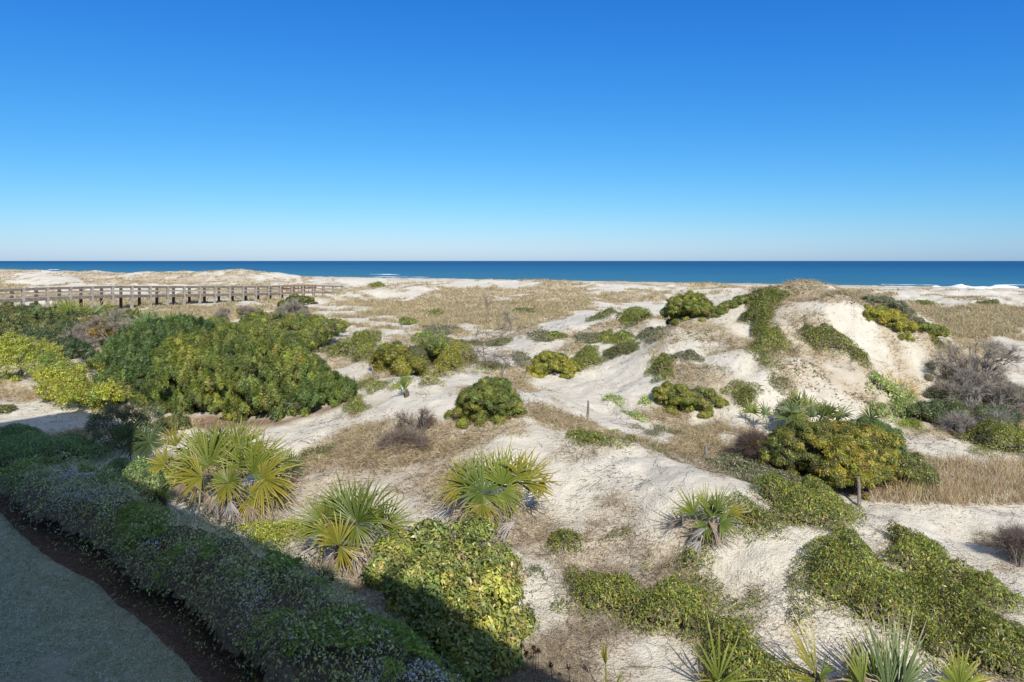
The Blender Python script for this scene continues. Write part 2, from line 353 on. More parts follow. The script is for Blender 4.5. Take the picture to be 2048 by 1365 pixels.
def leafgeo(P, Nn, size, aspect=.5, rng=R, up=0.0, fold=.25):
    """rhombic leaves: P centres, Nn rough normals. returns V,F"""
    n = len(P); r = rng.normal(size=(n, 3)); r[:, 2] += up*1.5
    a = unit(r-Nn*(r*Nn).sum(1, keepdims=True)*(0.6 if up else .85)); b_ = unit(np.cross(a, Nn)+.15*rng.normal(size=(n, 3)))
    s = (size*(0.45+1.1*rng.random(n)**1.3))[:, None]; nn = np.cross(b_, a)
    V = np.stack([P-a*s*.5, P+b_*s*.5*aspect+nn*s*fold*.4, P+a*s*.5-nn*s*fold*.3, P-b_*s*.5*aspect+nn*s*fold*.4], 1).reshape(-1, 3)
    F = np.arange(4*n).reshape(n, 4); return V, F
def addleaf(name, P, Nn, size, colors, weights, m, parent, aspect=.5, up=0.0, jit=.18, rng=R, C_=None):
    V, F = leafgeo(P, Nn, size, aspect, rng, up)
    c = C_ if C_ is not None else pal(len(P), colors, weights, jit, rng)
    return mesh_obj(name, V, F, m, parent, np.repeat(c, 4, 0))
def strips(P0, D, L, W, rng=R, bend=.3, rows=3):
    """thin blades from P0 along D, length L, width W. ribbons with `rows` segments"""
    n = len(P0); D = unit(D); side = unit(np.cross(D, rng.normal(size=(n, 3)))); g = unit(rng.normal(size=(n, 3))*[1, 1, .2])
    V = []
    for k in range(rows+1):
        s = k/rows; p = P0+D*(L*s)[:, None]+g*(L*bend*s*s)[:, None]-np.array([0, 0, 1.])*(L*bend*.5*s**3)[:, None]
        w_ = (W*(1-s*.85))[:, None]*.5; V += [p-side*w_, p+side*w_]
    V = np.stack(V, 1); k = 2*(rows+1); F = []
    for r in range(rows): F.append(np.array([2*r, 2*r+1, 2*r+3, 2*r+2]))
    F = (np.arange(n)[:, None, None]*k+np.array(F)[None]).reshape(-1, 4)
    return V.reshape(-1, 3), F, k
def tube(path, rad, sides=6):
    path = [Vector(p) for p in path]; V = []; F = []; n = len(path)
    for i, p in enumerate(path):
        d = (path[min(i+1, n-1)]-path[max(i-1, 0)]).normalized(); q = d.to_track_quat('Z', 'Y')
        r = rad[i] if hasattr(rad, '__len__') else rad
        for k in range(sides):
            a = 2*math.pi*k/sides; V.append(p+q@Vector((r*math.cos(a), r*math.sin(a), 0)))
    for i in range(n-1):
        for k in range(sides):
            k2 = (k+1) % sides; F.append((i*sides+k, i*sides+k2, (i+1)*sides+k2, (i+1)*sides+k))
    F.append(tuple(range(sides))[::-1]); F.append(tuple((n-1)*sides+k for k in range(sides)))
    return V, F
class MB:
    def __init__(s): s.V = []; s.F = []
    def add(s, V, F):
        o = len(s.V); s.V += [tuple(v) for v in V]; s.F += [tuple(i+o for i in f) for f in F]
    def box(s, c, ax, ay, az):
        c = Vector(c); ax = Vector(ax); ay = Vector(ay); az = Vector(az)
        s.add([c+ax*i+ay*j+az*k for k in (-1, 1) for j in (-1, 1) for i in (-1, 1)],
              [(0, 2, 3, 1), (4, 5, 7, 6), (0, 1, 5, 4), (2, 6, 7, 3), (0, 4, 6, 2), (1, 3, 7, 5)])
    def beam(s, a, b, w_, h_):
        a = Vector(a); b = Vector(b); d = (b-a); u = d.normalized(); z = Vector((0, 0, 1))
        if abs(u.z) > .9: z = Vector((0, 1, 0))
        x = u.cross(z).normalized(); z = x.cross(u); s.box((a+b)/2, d/2, x*w_/2, z*h_/2)
    def tube(s, path, rad, sides=6): s.add(*tube(path, rad, sides))
    def build(s, name, m, parent=None, smooth=False): return mesh_obj(name, s.V, s.F, m, parent, smooth=smooth)

def worigin(p):
    v = Vector((0, 0, 0))
    while p is not None: v += p.location; p = p.parent
    return v
_mo = mesh_obj
def mesh_obj(name, V, F, m, parent=None, col=None, smooth=False, edges=()):
    V = np.asarray(V, np.float64)
    if parent is not None: V = V-np.array(worigin(parent))
    return _mo(name, V, F, m, parent, col, smooth, edges)
def gridmesh(X, Y, Z):
    r, c = X.shape; i = np.arange(r*c).reshape(r, c)
    F = np.stack([i[:-1, :-1], i[:-1, 1:], i[1:, 1:], i[1:, :-1]], -1).reshape(-1, 4)
    return np.stack([X.ravel(), Y.ravel(), Z.ravel()], 1), F
# ------------------------------------------------------------------ terrain sheet
LAWN_EDGE = [(-330,930),(-150,975),(0,1035),(76,1108),(136,1139),(196,1175),(256,1223),(303,1267),(371,1327),(403,1365),(470,1440),(560,1540)]
def flat(pts, z=0.0): return [((p[0]-CX)/FPX*(CAMZ-z)*FPX/(p[1]-HY), (CAMZ-z)*FPX/(p[1]-HY)) for p in pts]
HB = flat([(-330,880),(-120,935),(0,985),(80,1036),(160,1085),(256,1118),(305,1185),(400,1228),(475,1295),(530,1340),(610,1420),(700,1520)])
HB = [(x-.24, y-.32) for x, y in HB]
HT = flat([(-330,880),(-120,915),(10,945),(60,938),(130,932),(200,945),(240,960),(330,1010),(420,1040),(500,1075),(560,1110),(640,1150),(740,1230),(830,1262),(885,1310),(930,1380),(1010,1500)], .85)
LE = flat(LAWN_EDGE)
e = np.exp(np.linspace(math.log(3.0), math.log(720), 1150))-12
s_ = np.linspace(-1.15, 1.15, 1100)
Yg, Sg = np.meshgrid(e, s_, indexing='ij'); Xg = Sg*(Yg+12)
Zg = Hs(Xg, Yg)
V, F = gridmesh(Xg, Yg, Zg)
terrain = mesh_obj('dune_terrain', V, F[:, ::1], M_SAND, None, smooth=True); tag(terrain, kind='structure')
dd = dry_density(V[:, 0], V[:, 1], V[:, 2])
STRAW = [[(1510,925),(1600,960),(1720,1000),(1800,985),(1790,960),(1700,960),(1600,930)],[(320,835),(420,828),(560,838),(700,800),(700,812),(560,855),(420,862),(330,848)]]
px, py = proj(V[:, 0], np.maximum(V[:, 1], 3), V[:, 2]); st = np.zeros(len(V))
for q in STRAW:
    mk = (np.abs(V[:, 1]-22) < 12); s2 = np.zeros(len(V)); s2[mk] = sstep(-6, 10, sd(px[mk], py[mk]+5*fbm(V[mk, 0], V[mk, 1], .8, 2, 9), q)); st = np.maximum(st, s2*.85)
for nm, arr in (('dry', dd), ('straw', st)):
    a = terrain.data.attributes.new(nm, 'FLOAT', 'POINT'); a.data.foreach_set('value', arr.astype(np.float32))
def strip_sheet(name, A, B, m, nu=160, nv=14, lift=.012):
    def rs(P, n):
        P = np.array(P); L = np.r_[0, np.cumsum(np.hypot(*np.diff(P, axis=0).T))]; u = np.linspace(0, L[-1], n)
        return np.stack([np.interp(u, L, P[:, 0]), np.interp(u, L, P[:, 1])], 1)
    a = rs(A, nu); b_ = rs(B, nu); v = np.linspace(0, 1, nv)[:, None, None]
    G_ = a[None]*(1-v)+b_[None]*v; X, Y = G_[..., 0], G_[..., 1]
    X = X+.13*fbm(X, Y, 1.2, 4, 88); Y = Y+.13*fbm(X, Y, 1.2, 4, 89)
    V, F = gridmesh(X, Y, Hs(X, Y)+lift)
    if (np.cross(V[F[0][1]]-V[F[0][0]], V[F[0][3]]-V[F[0][0]]))[2] < 0: F = F[:, ::-1]
    o = mesh_obj(name, V, F.copy(), m, None, smooth=True); return tag(o, kind='structure')
HM = [(0.5*x+.5*y, .5*z+.5*w_) for (x, z), (y, w_) in zip(HB, HT[:len(HB)])]
strip_sheet('mulch_bed', LE, [(x+.8, y+.9) for x, y in HB], M_STRAW)
strip_sheet('lawn', [(x-6, y-14) for x, y in LE], LE, M_LAWN, 160, 60, .012)
# sea and surf
th = math.radians(30.3); ex = Vector((math.cos(-th), math.sin(-th), 0)); ey = Vector((math.sin(th), math.cos(th), 0))
q = np.r_[np.linspace(255, 900, 40), np.geomspace(1000, 40000, 14)]; vv = np.r_[-np.geomspace(40000, 700, 12), np.linspace(-600, 600, 40), np.geomspace(700, 40000, 12)]
U_, V_ = np.meshgrid(q, vv, indexing='ij'); X = ey.x*U_+ex.x*V_; Y = ey.y*U_+ex.y*V_
V, F = gridmesh(X, Y, np.full(X.shape, -3.0)); sea = mesh_obj('sea', V, F[:, ::-1].copy(), M_SEA, None); tag(sea, kind='structure')
def wave(px0, px1, py0, py1, hgt=.5, depth=2.5, seed=0, thin=1.0):
    """a breaking crest of foam between two photo positions on the sea"""
    n = 90; f = np.linspace(0, 1, n); pxx = px0+(px1-px0)*f; pyy = py0+(py1-py0)*f
    d = (CAMZ+3)*FPX/(pyy-HY); X = (pxx-CX)/FPX*d; Y = d+1.5*fbm(f*40, f*0, 6, 3, seed)
    pr = np.sin(np.pi*f)**.25*np.clip(.8+.9*fbm(f*30, f*0+seed, 5, 3, seed+3), .02, 1.5)
    rows = []
    for v, zz in ((-1, 0), (-.6, .55), (-.2, 1.0), (.2, .8), (1, 0)):
        rows.append(np.stack([X+v*depth*pr*ey.x, Y+v*depth*pr*ey.y, -3.02+hgt*.9*pr*zz*thin], 1))
    A = np.array(rows); V, F = gridmesh(A[..., 0], A[..., 1], A[..., 2])
    tag(mesh_obj('surf', V, F, M_FOAM, None, smooth=True), kind='structure')
wave(1860, 2040, 574.5, 577, 1.1, 4, 1); wave(1700, 1830, 573, 574, .35, 2, 2); wave(1905, 1990, 577.5, 578.5, .6, 4, 9)
wave(300, 396, 545, 546, .9, 6, 3); wave(390, 450, 546, 547, .4, 3, 4); wave(556, 590, 551.5, 552, .7, 5, 5); wave(522, 560, 549, 549.3, .4, 4, 6)
wave(740, 800, 549, 550, .3, 3, 7); wave(745, 860, 553.5, 555, .2, 2, 8); wave(1760, 1880, 569, 571, .2, 2, 18); wave(1985, 2100, 570, 571, .25, 2, 19); wave(100, 116, 540, 540, .5, 5, 11)
# ------------------------------------------------------------------ building behind the camera (its shade lies on the lawn)
M_STUCCO = simple('stucco', (.74, .70, .62), .9, 4, .06); M_GLASS, _, gb = mat('window_glass', .05, .5); gb.inputs['Base Color'].default_value = (.03, .04, .05, 1)
M_ROOFM = simple('roof_metal', (.25, .26, .26), .5, 3, .1)
fd = Vector((-.79, .61, 0)).normalized(); fn = Vector((.61, .79, 0)).normalized(); upv = Vector((0, 0, 1))
bt = thing('apartment_building', 'tall pale stucco apartment building behind the viewpoint, out of frame, shading the lawn', 'building', (0, -6, 0))
RH = 12.5
def bbox(mb, s0, s1, p0, p1, z0, z1): mb.box(fd*((s0+s1)/2)+fn*((p0+p1)/2)+upv*((z0+z1)/2), fd*(s1-s0)/2, fn*(p1-p0)/2, upv*(z1-z0)/2)
wl = MB(); bbox(wl, -10, 16.0, -14, -.6, -.3, RH-.3); WING = MB(); bbox(WING, 12.2, 19.2, -14, 2.2, -.3, RH-.3)
wl.build('wall', M_STUCCO, bt); WING.build('wing_wall', M_STUCCO, bt)
rf = MB(); bbox(rf, -10.2, 16, -14.2, -.35, RH-.297, RH); rf.build('roof', M_ROOFM, bt)
rf = MB(); bbox(rf, 12.0, 19.4, -14.2, 2.4, RH-.29, RH+.004); rf.build('wing_roof', M_ROOFM, bt)
for k in range(4):
    for fl in range(4):
        gw = MB(); bbox(gw, -8+k*4.6, -6.2+k*4.6, -.598, -.58, 1+fl*3, 2.6+fl*3); gw.build('window', M_GLASS, bt)
# ------------------------------------------------------------------ boardwalk
M_WOOD, t, b = mat('weathered_wood', .9, .15); co = objco(t)
t.links.new(ramp(t, noise(t, 3, 6, co), [(.3, (.27, .235, .19)), (.7, (.47, .42, .35))]), b.inputs['Base Color'])
M_WOODB, t, b = mat('brown_wood', .85, .2); co = objco(t)
t.links.new(ramp(t, noise(t, 3, 6, co), [(.3, (.22, .145, .09)), (.7, (.40, .28, .18))]), b.inputs['Base Color'])
M_WOODR = simple('dark_weathered_wood', (.20, .17, .14), sc=3)
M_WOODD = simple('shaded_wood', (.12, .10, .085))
P0 = Vector((-50.84, 71.0, 0)); BD = Vector((15.4, 33, 0)).normalized(); BN = Vector((BD.y, -BD.x, 0))   # BN points to the viewer's side
if BN.y > 0: BN = -BN
def bw(s, o=0, z=0): return P0+BD*s-BN*o+Vector((0, 0, z))      # o: offset away from the viewer
def deckz(s): return float(np.interp(s, [-40, -5, 2, 9.8, 22, 33, 43.6, 50, 54, 60], [2.42, 2.52, 2.58, 2.48, 2.05, 1.7, 1.55, 1.22, 1.0, .85]))
bwk = thing('boardwalk', 'long raised weathered timber boardwalk with rails running to the beach', 'boardwalk', bw(20, 1, .8))
WD = 2.0; NP = 22; RL = 1.02
mk = [-6*2.44+2.44*k for k in range(28)]
mk = [s for s in mk if s < 54]
for i, s in enumerate(mk):
    plat = 36.2 < s < 43.5
    for side, o in (('near', 0), ('far', WD)):
        z = deckz(s); base = bw(s, o); g = float(Hs(base.x, base.y))-.3
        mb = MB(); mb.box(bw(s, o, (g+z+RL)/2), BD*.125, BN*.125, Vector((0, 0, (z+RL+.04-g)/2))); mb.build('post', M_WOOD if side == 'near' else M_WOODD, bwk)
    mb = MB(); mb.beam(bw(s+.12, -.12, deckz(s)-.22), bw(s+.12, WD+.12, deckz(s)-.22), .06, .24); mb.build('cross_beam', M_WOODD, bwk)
for i in range(len(mk)-1):
    s0, s1 = mk[i], mk[i+1]; plat = 36 < s0 < 44.5
    for o in (0, WD):
        off = -.1 if o == 0 else .1
        for nm, h, hh in (('top_rail', RL-.1, .21), ('middle_rail', .46, .15)):
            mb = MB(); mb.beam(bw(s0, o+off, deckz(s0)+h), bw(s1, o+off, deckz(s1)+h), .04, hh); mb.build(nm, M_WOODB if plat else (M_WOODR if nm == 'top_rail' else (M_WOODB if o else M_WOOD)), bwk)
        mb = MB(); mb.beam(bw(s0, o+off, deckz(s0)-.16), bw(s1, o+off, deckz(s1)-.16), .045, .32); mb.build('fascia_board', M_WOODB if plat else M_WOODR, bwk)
    mb = MB(); mb.beam(bw(s0, WD/2, deckz(s0)-.02), bw(s1, WD/2, deckz(s1)-.02), WD+.1, .04); mb.build('deck_boards', M_WOOD, bwk)
    mb = MB(); mb.beam(bw(s0, -.06, deckz(s0)+RL+.06), bw(s1, -.06, deckz(s1)+RL+.06), .15, .04); mb.build('cap_rail', M_WOOD if not plat else M_WOODB, bwk)
# seats with slatted backs on the wider platform
for s0 in (37.2, 41.2):
    mb = MB()
    mb.beam(bw(s0, .45, deckz(s0)+.45), bw(s0+3.6, .45, deckz(s0+3.6)+.45), .45, .06)
    for h in (.62, .85, 1.06): mb.beam(bw(s0, .12, deckz(s0)+h), bw(s0+3.6, .12, deckz(s0+3.6)+h), .04, .13)
    for q in range(5): mb.beam(bw(s0+.1+q*.85, .2, deckz(s0)+.0), bw(s0+.1+q*.85, .1, deckz(s0)+1.12), .09, .09)
    mb.build('bench', M_WOODB, bwk)
mb = MB(); e0 = mk[-1]
for o in (-.1, WD+.1):
    g1 = bw(e0+2.6, o); mb.beam(bw(e0, o, deckz(e0)+RL-.05), bw(e0+2.6, o, float(Hs(g1.x, g1.y))+.45), .05, .14); mb.beam(bw(e0, o, deckz(e0)-.15), bw(e0+2.6, o, float(Hs(g1.x, g1.y))-.1), .05, .25)
mb.build('stair_rail', M_WOOD, bwk)
mb = MB()
for k in range(7): g1 = bw(e0+.3+k*.5, WD/2); zz = deckz(e0)+(float(Hs(bw(e0+2.6).x, bw(e0+2.6).y))-deckz(e0))*(k+.6)/7.2; mb.box(bw(e0+.3+k*.5, WD/2, zz), BD*.16, BN*WD/2, Vector((0, 0, .025)))
mb.build('step', M_WOOD, bwk)
# ------------------------------------------------------------------ fence stakes with sagging wire
stk = [(1718, 1012, 1718, 955, .045, 'weathered grey timber stake standing before the big yellow-green bush', 13.2), (750, 766, 742, 728, .04, 'thin grey stake leaning left beside the small palmetto on the slope', 0),
       (1003, 755, 1012, 708, .04, 'thin grey stake leaning right behind the round green mound', 0), (1174, 842, 1177, 802, .04, 'short grey stake in the bare sand hollow right of the round mound', 0),
       (1412, 921, 1412, 893, .05, 'stubby grey stake at the edge of the brown brush', 0)]
for (bx, by, tx, ty, r, lb, _) in stk:
    g = at(bx, by); d = g.y; top = Vector(((tx-CX)/FPX*d, d+.05, CAMZ-(ty-HY)/FPX*d))
    mb = MB(); mid = (g+top)/2+Vector((r*.3, 0, 0)); mb.tube([g-Vector((0, 0, .25)), g, mid, top-Vector((0, 0, .02)), top], [r, r, r*.95, r*.85, r*.6], 8)
    o = mb.build('fence_stake', M_GREYBARK, None, True)
    tag(o, lb, 'stake', 'old fence stakes on the dunes')
g0 = at(304, 622); g1 = at(352, 607); mb = MB(); mb.beam(g0+Vector((0, 0, .12)), g1+Vector((0, 0, .15)), .28, .06)
tag(mb.build('fallen_plank', M_WOOD), 'bleached plank lying on the sand under the boardwalk', 'plank')
g0 = at(-6, 557); g1 = at(5, 557); mb = MB(); mb.beam(g0+Vector((0, 0, .55)), g1+Vector((0, 0, .75)), .5, .07)
for q in (.25, .8): p = g0.lerp(g1, q); mb.beam(p, p+Vector((0, 0, .6)), .1, .1)
tag(mb.build('white_board', M_FOAM), 'small white board on short legs on the far left dune', 'board')
# ------------------------------------------------------------------ vegetation builders
GREEN = [(.115, .135, .018), (.16, .165, .02), (.075, .095, .018), (.22, .20, .025), (.05, .065, .014), (.16, .11, .04)]
LEAFGAIN = {'cedar': 2.25, 'lime': 1.35, 'lime_moss': 1.3, 'hawthorn': 2.9, 'shade': 2.6, 'orange': 1.35, 'cedar_dark': 2.15, 'broad': 1.6, 'oak_dark': 2.0}
ST = {
 'vine':  dict(c=[(.135,.155,.02), (.18,.195,.025), (.08,.105,.018), (.25,.22,.03), (.05,.06,.015), (.17,.12,.055)], w=[5,4,4,1.6,2,1.2], m='leaf', asp=.42),
 'vine_yellow': dict(c=[(.17,.17,.018), (.23,.20,.02), (.10,.115,.016), (.34,.26,.03), (.06,.065,.015), (.20,.13,.05)], w=[5,4,3,2.5,2,1], m='leaf', asp=.42),
 'vine_grey': dict(c=[(.12,.13,.05), (.09,.10,.04), (.17,.155,.09), (.06,.065,.03), (.2,.17,.12)], w=[4,4,3,3,2], m='leaf', asp=.45),
 'oak':   dict(c=[(.085,.10,.022), (.12,.13,.025), (.055,.065,.018), (.16,.15,.04), (.11,.085,.04)], w=[5,4,4,1.5,1.2], m='leaf', asp=.42),
 'oak_dark': dict(c=[(.05,.07,.02), (.07,.09,.022), (.035,.045,.016), (.10,.11,.03), (.09,.075,.04)], w=[5,4,4,1.5,1], m='leaf', asp=.42),
 'cedar': dict(c=[(.115,.135,.022), (.155,.165,.028), (.08,.10,.02), (.20,.175,.035), (.05,.065,.016)], w=[5,4,4,1.2,2], m='leaf', asp=.3),
 'cedar_dark': dict(c=[(.07,.10,.022), (.095,.13,.03), (.048,.07,.016), (.12,.15,.04), (.035,.05,.012)], w=[5,4,4,1.5,2], m='leaf', asp=.3),
 'cedar_green': dict(c=[(.085,.12,.022), (.12,.15,.03), (.055,.08,.018), (.15,.17,.03)], w=[5,4,3,1], m='leaf', asp=.3),
 'lime':  dict(c=[(.25,.29,.03), (.33,.34,.04), (.18,.22,.025), (.42,.38,.045), (.12,.14,.03)], w=[5,4,3,2,1], m='leaf', asp=.55),
 'lime_moss': dict(c=[(.22,.26,.02), (.28,.31,.025), (.16,.19,.018)], w=[5,4,3], m='leaf', asp=.25),
 'wax':   dict(c=[(.16,.165,.02), (.22,.20,.022), (.10,.115,.02), (.27,.22,.03), (.06,.07,.016), (.15,.09,.035)], w=[5,4,4,1.5,2,1], m='leaf', asp=.4),
 'orange': dict(c=[(.28,.20,.02), (.36,.22,.03), (.15,.13,.02), (.10,.10,.02)], w=[4,2,3,3], m='leaf', asp=.42),
 'broad': dict(c=[(.17,.20,.03), (.23,.25,.04), (.10,.13,.025), (.33,.29,.06), (.30,.21,.11), (.06,.08,.02)], w=[5,4,4,1.6,.9,2], m='gloss', asp=.42),
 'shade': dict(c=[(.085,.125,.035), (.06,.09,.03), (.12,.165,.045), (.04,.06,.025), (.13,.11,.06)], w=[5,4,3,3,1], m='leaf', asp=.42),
 'hawthorn': dict(c=[(.095,.11,.035), (.125,.14,.045), (.06,.07,.025), (.17,.12,.04), (.17,.165,.12)], w=[5,4,4,2.2,1], m='gloss', asp=.6),
 'sea_leaf': dict(c=[(.15,.20,.05), (.21,.26,.07), (.10,.14,.03), (.3,.3,.12)], w=[4,4,2,1], m='leaf', asp=.8),
}
for _k, _v in ST.items(): _v['c'] = [tuple(min(.62, x*LEAFGAIN.get(_k, 1.85)*{'hawthorn': 1.55, 'shade': 1.5, 'broad': 1.08, 'wax': 1.08, 'vine': 1.18, 'lime': 1.15}.get(_k, 1.28)+(.028 if i == 2 else .008*i)) for i, x in enumerate(c)) for c in _v['c']]
MM = {'leaf': M_LEAF, 'gloss': M_GLOSS}
def rnd(P, n, rng=R):
    """n random ground points in ground polygon P"""
    xs = [p[0] for p in P]; ys = [p[1] for p in P]; o = []
    while sum(len(a) for a in o) < n:
        q = rng.random((n*2, 2))*[max(xs)-min(xs), max(ys)-min(ys)]+[min(xs), min(ys)]; o.append(q[inpoly(q[:, 0], q[:, 1], P)])
        if len(o) > 40: break
    return np.concatenate(o)[:n]
def area(P): return abs(sum(P[i-1][0]*P[i][1]-P[i][0]*P[i-1][1] for i in range(len(P))))/2
def warp(G, amp, seed):
    """make a traced ground outline ragged"""
    q = []; n = len(G)
    for i in range(n):
        a = np.array(G[i]); b_ = np.array(G[(i+1) % n]); L = np.hypot(*(b_-a)); k = max(1, int(L/.35))
        for j in range(k): q.append(a+(b_-a)*j/k)
    q = np.array(q); c = q.mean(0)
    q[:, 0] += amp*fbm(q[:, 0]+seed, q[:, 1], .9, 3, 51); q[:, 1] += amp*fbm(q[:, 0], q[:, 1]+seed, .9, 3, 52)
    return [tuple(v) for v in q]
_seed = [0]
def patch(name, label, cat, poly, style, h=.4, w_=.6, leaf=.055, cover=1.9, core=True, ground=None, group=None, sparse=0., twigs=.5, up=0.2, extra=None, flat_=False, amp=.35, edge=.0, rough=1., hexp=.85):
    """a dense low mat or mound of foliage on the ground"""
    _seed[0] += 7; sd0 = _seed[0]; rng = np.random.default_rng(sd0)
    G = ground if ground is not None else gpoly(poly); dist0 = np.median([g[1] for g in G])
    G = warp(G, amp*(1 if ground is None else .3), sd0)
    cx_, cy_ = np.mean([g[0] for g in G]), np.mean([g[1] for g in G])
    o = thing(name, label, cat, (cx_, cy_, float(Hs(cx_, cy_))), group)
    s = ST[style]; A = area(G); leaf = max(leaf, dist0*.0021)
    xs = [g[0] for g in G]; ys = [g[1] for g in G]; x0, x1, y0, y1 = min(xs)-.7, max(xs)+.7, min(ys)-.7, max(ys)+.7
    st = max(.05, max(x1-x0, y1-y0)/260); gX, gY = np.meshgrid(np.arange(x0, x1+st, st), np.arange(y0, y1+st, st))
    gE = edist(gX, gY, G)*np.where(inpoly(gX, gY, G), 1, -1); gq = np.clip((gE+.14)/w_, -1, 1)
    gf = gq*1.15+edge+rough*(1.5*fbm(gX, gY, .9, 4, sd0+5)+.8*fbm(gX, gY, 3.2, 2, sd0+3))-sparse*.8; gf = np.where(gE < -.55, -1, gf)
    gh = h*np.clip(gf, 0, 1.25)**hexp*(1+.6*fbm(gX, gY, .7, 3, sd0+4)); gz_ = Hs(gX, gY)
    def smp(A_, x, y):
        a_ = np.clip((x-x0)/st, 0, A_.shape[1]-1.001); b_ = np.clip((y-y0)/st, 0, A_.shape[0]-1.001); i = b_.astype(int); j = a_.astype(int); fa = a_-j; fb = b_-i
        return (A_[i, j]*(1-fa)+A_[i, j+1]*fa)*(1-fb)+(A_[i+1, j]*(1-fa)+A_[i+1, j+1]*fa)*fb
    def prof(x, y): return smp(gh, x, y), smp(gf, x, y)
    A2 = (x1-x0)*(y1-y0); n = int(min(A2*cover/(leaf*leaf*s['asp']*.42), 420000)); x = x0+(x1-x0)*rng.random(n); y = y0+(y1-y0)*rng.random(n); p, q = prof(x, y)
    k = q > .02+.95*rng.random(len(x))**1.25; x, y, p, q = x[k], y[k], p[k], q[k]
    ee = .07; gx = (prof(x+ee, y)[0]-p)/ee; gy = (prof(x, y+ee)[0]-p)/ee
    Nn = unit(np.stack([-gx, -gy-.25, np.full(len(x), .9)], 1)+.6*rng.normal(size=(len(x), 3)))
    u = rng.random(len(x)); z = smp(gz_, x, y)+p*(1-u**2*np.where(q < .6, 1.0, .4))+.015+leaf*.5*abs(rng.normal(size=len(x)))
    C_ = pal(len(x), s['c'], s['w'], .18, rng); cl = fbm(x, y, 1.1, 3, sd0+9); C_ = C_*(1+.3*np.clip(cl, -1, 1))[:, None]
    addleaf('foliage', np.stack([x, y, z], 1), Nn, leaf*1.15, None, None, MM[s['m']], o, s['asp']*.78, up+.5, rng=rng, C_=np.clip(C_, .004, .8))
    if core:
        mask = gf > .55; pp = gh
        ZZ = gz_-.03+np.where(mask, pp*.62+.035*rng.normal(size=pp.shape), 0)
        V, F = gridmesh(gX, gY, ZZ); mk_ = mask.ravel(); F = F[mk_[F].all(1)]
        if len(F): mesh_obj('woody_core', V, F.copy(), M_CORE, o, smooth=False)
    if twigs:
        E_ = [(cx_+(a_-cx_)*1.06, cy_+(b_-cy_)*1.12) for a_, b_ in G]
        nt_ = int(min(A*twigs*420*min(1, 12/dist0), 14000))+12; xy = rnd(E_, nt_, rng); p, q = prof(xy[:, 0], xy[:, 1])
        P_ = np.stack([xy[:, 0], xy[:, 1], Hs(xy[:, 0], xy[:, 1])+p*.75*rng.random(len(p))**.5], 1); D = rng.normal(size=P_.shape); D[:, 2] = abs(D[:, 2])*.7+.1
        V, F, k = strips(P_, D, .12+.28*rng.random(len(P_)), np.full(len(P_), max(.006, dist0*.0004)), rng, .5)
        mesh_obj('twigs', V, F, M_DRY, o, np.repeat(pal(len(P_), [(.27,.22,.17), (.16,.12,.09), (.4,.34,.26)], None, .2, rng), k, 0))
    return o
def blobs_img(rows, dj=0.):
    """rows (px, py centre, py of the ground under it, rx px, rz px) -> world ellipsoids"""
    o = []
    for (px_, pyc, pyb, rx, rz) in rows:
        d = float(cast(px_, pyb)[1][0]); rr = rx*d/FPX; d2 = d+rr*.75+dj
        # stay on the same line of sight at the deeper distance
        o.append(((px_-CX)/FPX*d2, d2, CAMZ-(pyc-HY)/FPX*d2, rx*d2/FPX, rr*.85, rz*d2/FPX))
    return o
